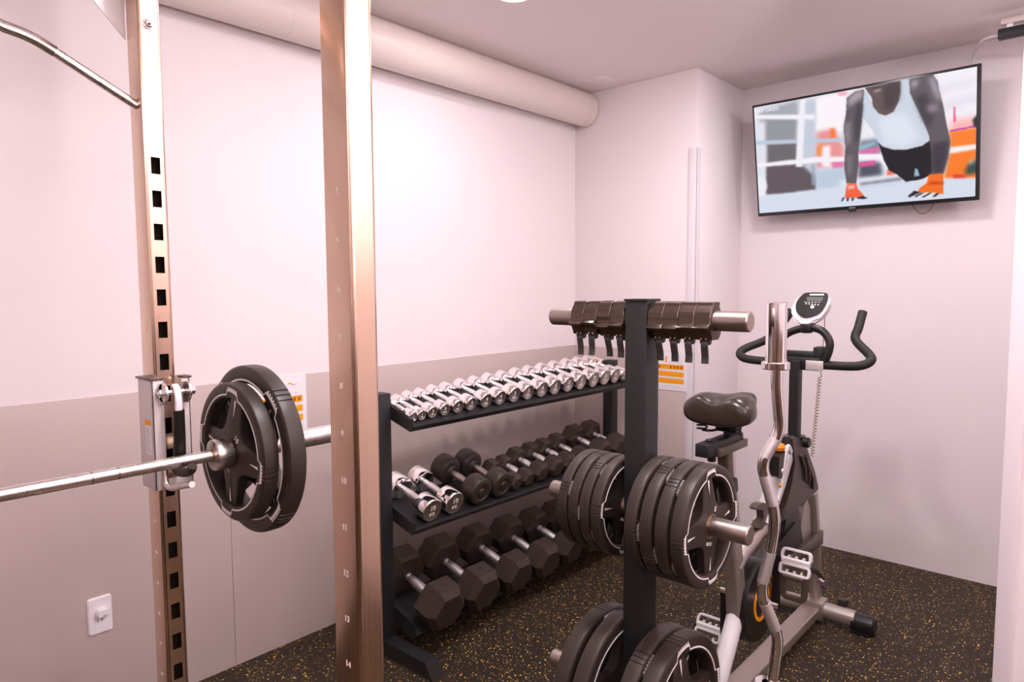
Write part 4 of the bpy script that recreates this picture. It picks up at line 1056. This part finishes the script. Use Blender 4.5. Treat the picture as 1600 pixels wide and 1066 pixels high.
# ------------------------------------------------------------ notices on the grey sheets
def glyph(mb, o, u, v, s, seed, n):
    rg = random.Random(seed); rot = MX((u, v, u.cross(v))).transposed()
    for k in range(4): mb.box(o + v * (s * (-.40 + .26 * k)) + u * (s * rg.uniform(-.06, .06)), (s * rg.uniform(.5, .85), s * .10, .0003), rot)
    for k in range(2): mb.box(o + u * (s * rg.uniform(-.3, .3)), (s * .11, s * rg.uniform(.6, .9), .0003), rot)
def notice(label, o, u, loc, dark_n):
    t = thing('wall_notice', label, 'sign', loc, 'white notices with orange bars')
    W, H = .297, .222; v = Z_; n = u.cross(v); o = V(o); rot = MX((u, v, n)).transposed()
    def p(a, b, h): return o + u * a + v * b + n * h
    MB().box(p(W / 2, H / 2, .0008), (W, H, .0014), rot).build('sheet', 'paper', t)
    mb = MB()
    for b0, b1 in ((.037, .063), (.074, .100), (.112, .138)): mb.box(p(W / 2, (b0 + b1) / 2, .0017), (W - .036, b1 - b0, .0004), rot)
    mb.build('orange_bars', 'orange', t)
    mb = MB()
    for a in (.035, .215):
        mb.sweep([p(a + .008 * k, .187 + .0045 * math.sin(k * 1.25), .0018) for k in range(6)], rrect(.0016, .007, .0006), n)
    if dark_n: mb.box(p(.175, .165, .0018), (.010, .030, .0004), rot)
    mb.build('orange_marks', 'orange', t)
    mb = MB()
    for k in range(4): glyph(mb, p(W - .032 - .0205 * k, .125, .0022), u, v, .0165, k + 3, 0)
    for k in range(6 if dark_n else 3): glyph(mb, p(.034 + .0205 * k, .125, .0022), u, v, .015, k + 11, 0)
    mb.build('bar_writing', 'dark', t)
    mb = MB(); rg = random.Random(5)
    for b in (.012, .022, .068, .105, .150):
        a = .03
        while a < W - .04:
            l = rg.uniform(.006, .02); mb.box(p(a + l / 2, b, .0017), (l, .0022, .0003), rot); a += l + rg.uniform(.003, .010)
    mb.build('small_writing', 'greyp', t)
notice('white orange-barred notice on the left wall behind the barbell plates', (-2.4088, 1.158, .848), Y_, (-2.4088, 1.158, .848), False)
notice('white orange-barred notice on the corner wall above the bike saddle', (-1.980, 3.2448, .856), X_, (-1.980, 3.2448, .856), True)

# ------------------------------------------------------------ outlet and plug
t = thing('wall_outlet', 'white wall outlet plate low on the grey left wall', 'outlet', (-2.409, .6895, .3615))
mb = MB(); pr = rrect(.070, .120, .008, 4); mb.prism(pr, (-2.409, .6895, .3615), Y_, Z_, 0, .006)
es = [e for e in mb.bm.edges if all(v.co.x > -2.4035 for v in e.verts)]
bmesh.ops.bevel(mb.bm, geom=es, offset=.003, segments=3, affect='EDGES')
for f in mb.bm.faces: f.smooth = True
mb.build('cover_plate', 'wplast', t)
mb = MB()
for dy in (-.0065, .0065): mb.box((-2.4028, .6895 + dy - .002, .346), (.0006, .0022, .009))
mb.build('socket_slot', 'dark', t)
mb = MB(); pr = rrect(.034, .030, .010, 4); mb.prism(pr, (-2.4028, .693, .371), Y_, Z_, 0, .016)
es = [e for e in mb.bm.edges if all(v.co.x > -2.39 for v in e.verts)]
bmesh.ops.bevel(mb.bm, geom=es, offset=.004, segments=3, affect='EDGES')
for f in mb.bm.faces: f.smooth = True
mb.mi = 1; mb.box((-2.3867, .697, .3625), (.0006, .012, .0014))
single('plug_adapter', mb, ['wplast', 'dark'], 'small white rounded plug pushed into the wall outlet', 'plug', (-2.4028, .693, .371))

# ------------------------------------------------------------ rail under the ceiling, upper right
t = thing('ceiling_rail', 'dark bar hung on a pale rail under the ceiling at the upper right corner', 'ceiling rail', (-0.05, 3.45, CZ))
MB().box2((-0.425, 3.44, 2.452), (0.35, 3.475, 2.474), .003).build('pale_rail', 'duct', t)
mb = MB()
for x in (-0.30, 0.20): mb.cyl((x, 3.457, 2.47), (x, 3.457, CZ), .008, 14)
for x in (-0.395, 0.1): mb.box2((x - .010, 3.446, 2.435), (x + .010, 3.468, 2.455), .002)
mb.build('hanger', 'wplast', t)
MB().box2((-0.432, 3.435, 2.398), (0.35, 3.475, 2.436), .003).build('dark_bar', 'black', t)
mb = MB(); mb.tube(smooth_path([(-0.43, 3.46, 2.418), (-0.49, 3.52, 2.43), (-0.545, 3.70, 2.44), (-0.565, 3.785, 2.42), (-0.57, 3.793, 2.30), (-0.575, 3.793, 2.12)], 6), .0055, 10); mb.build('white_cable', 'wall', t)
ORG = V((0, 0, 0))
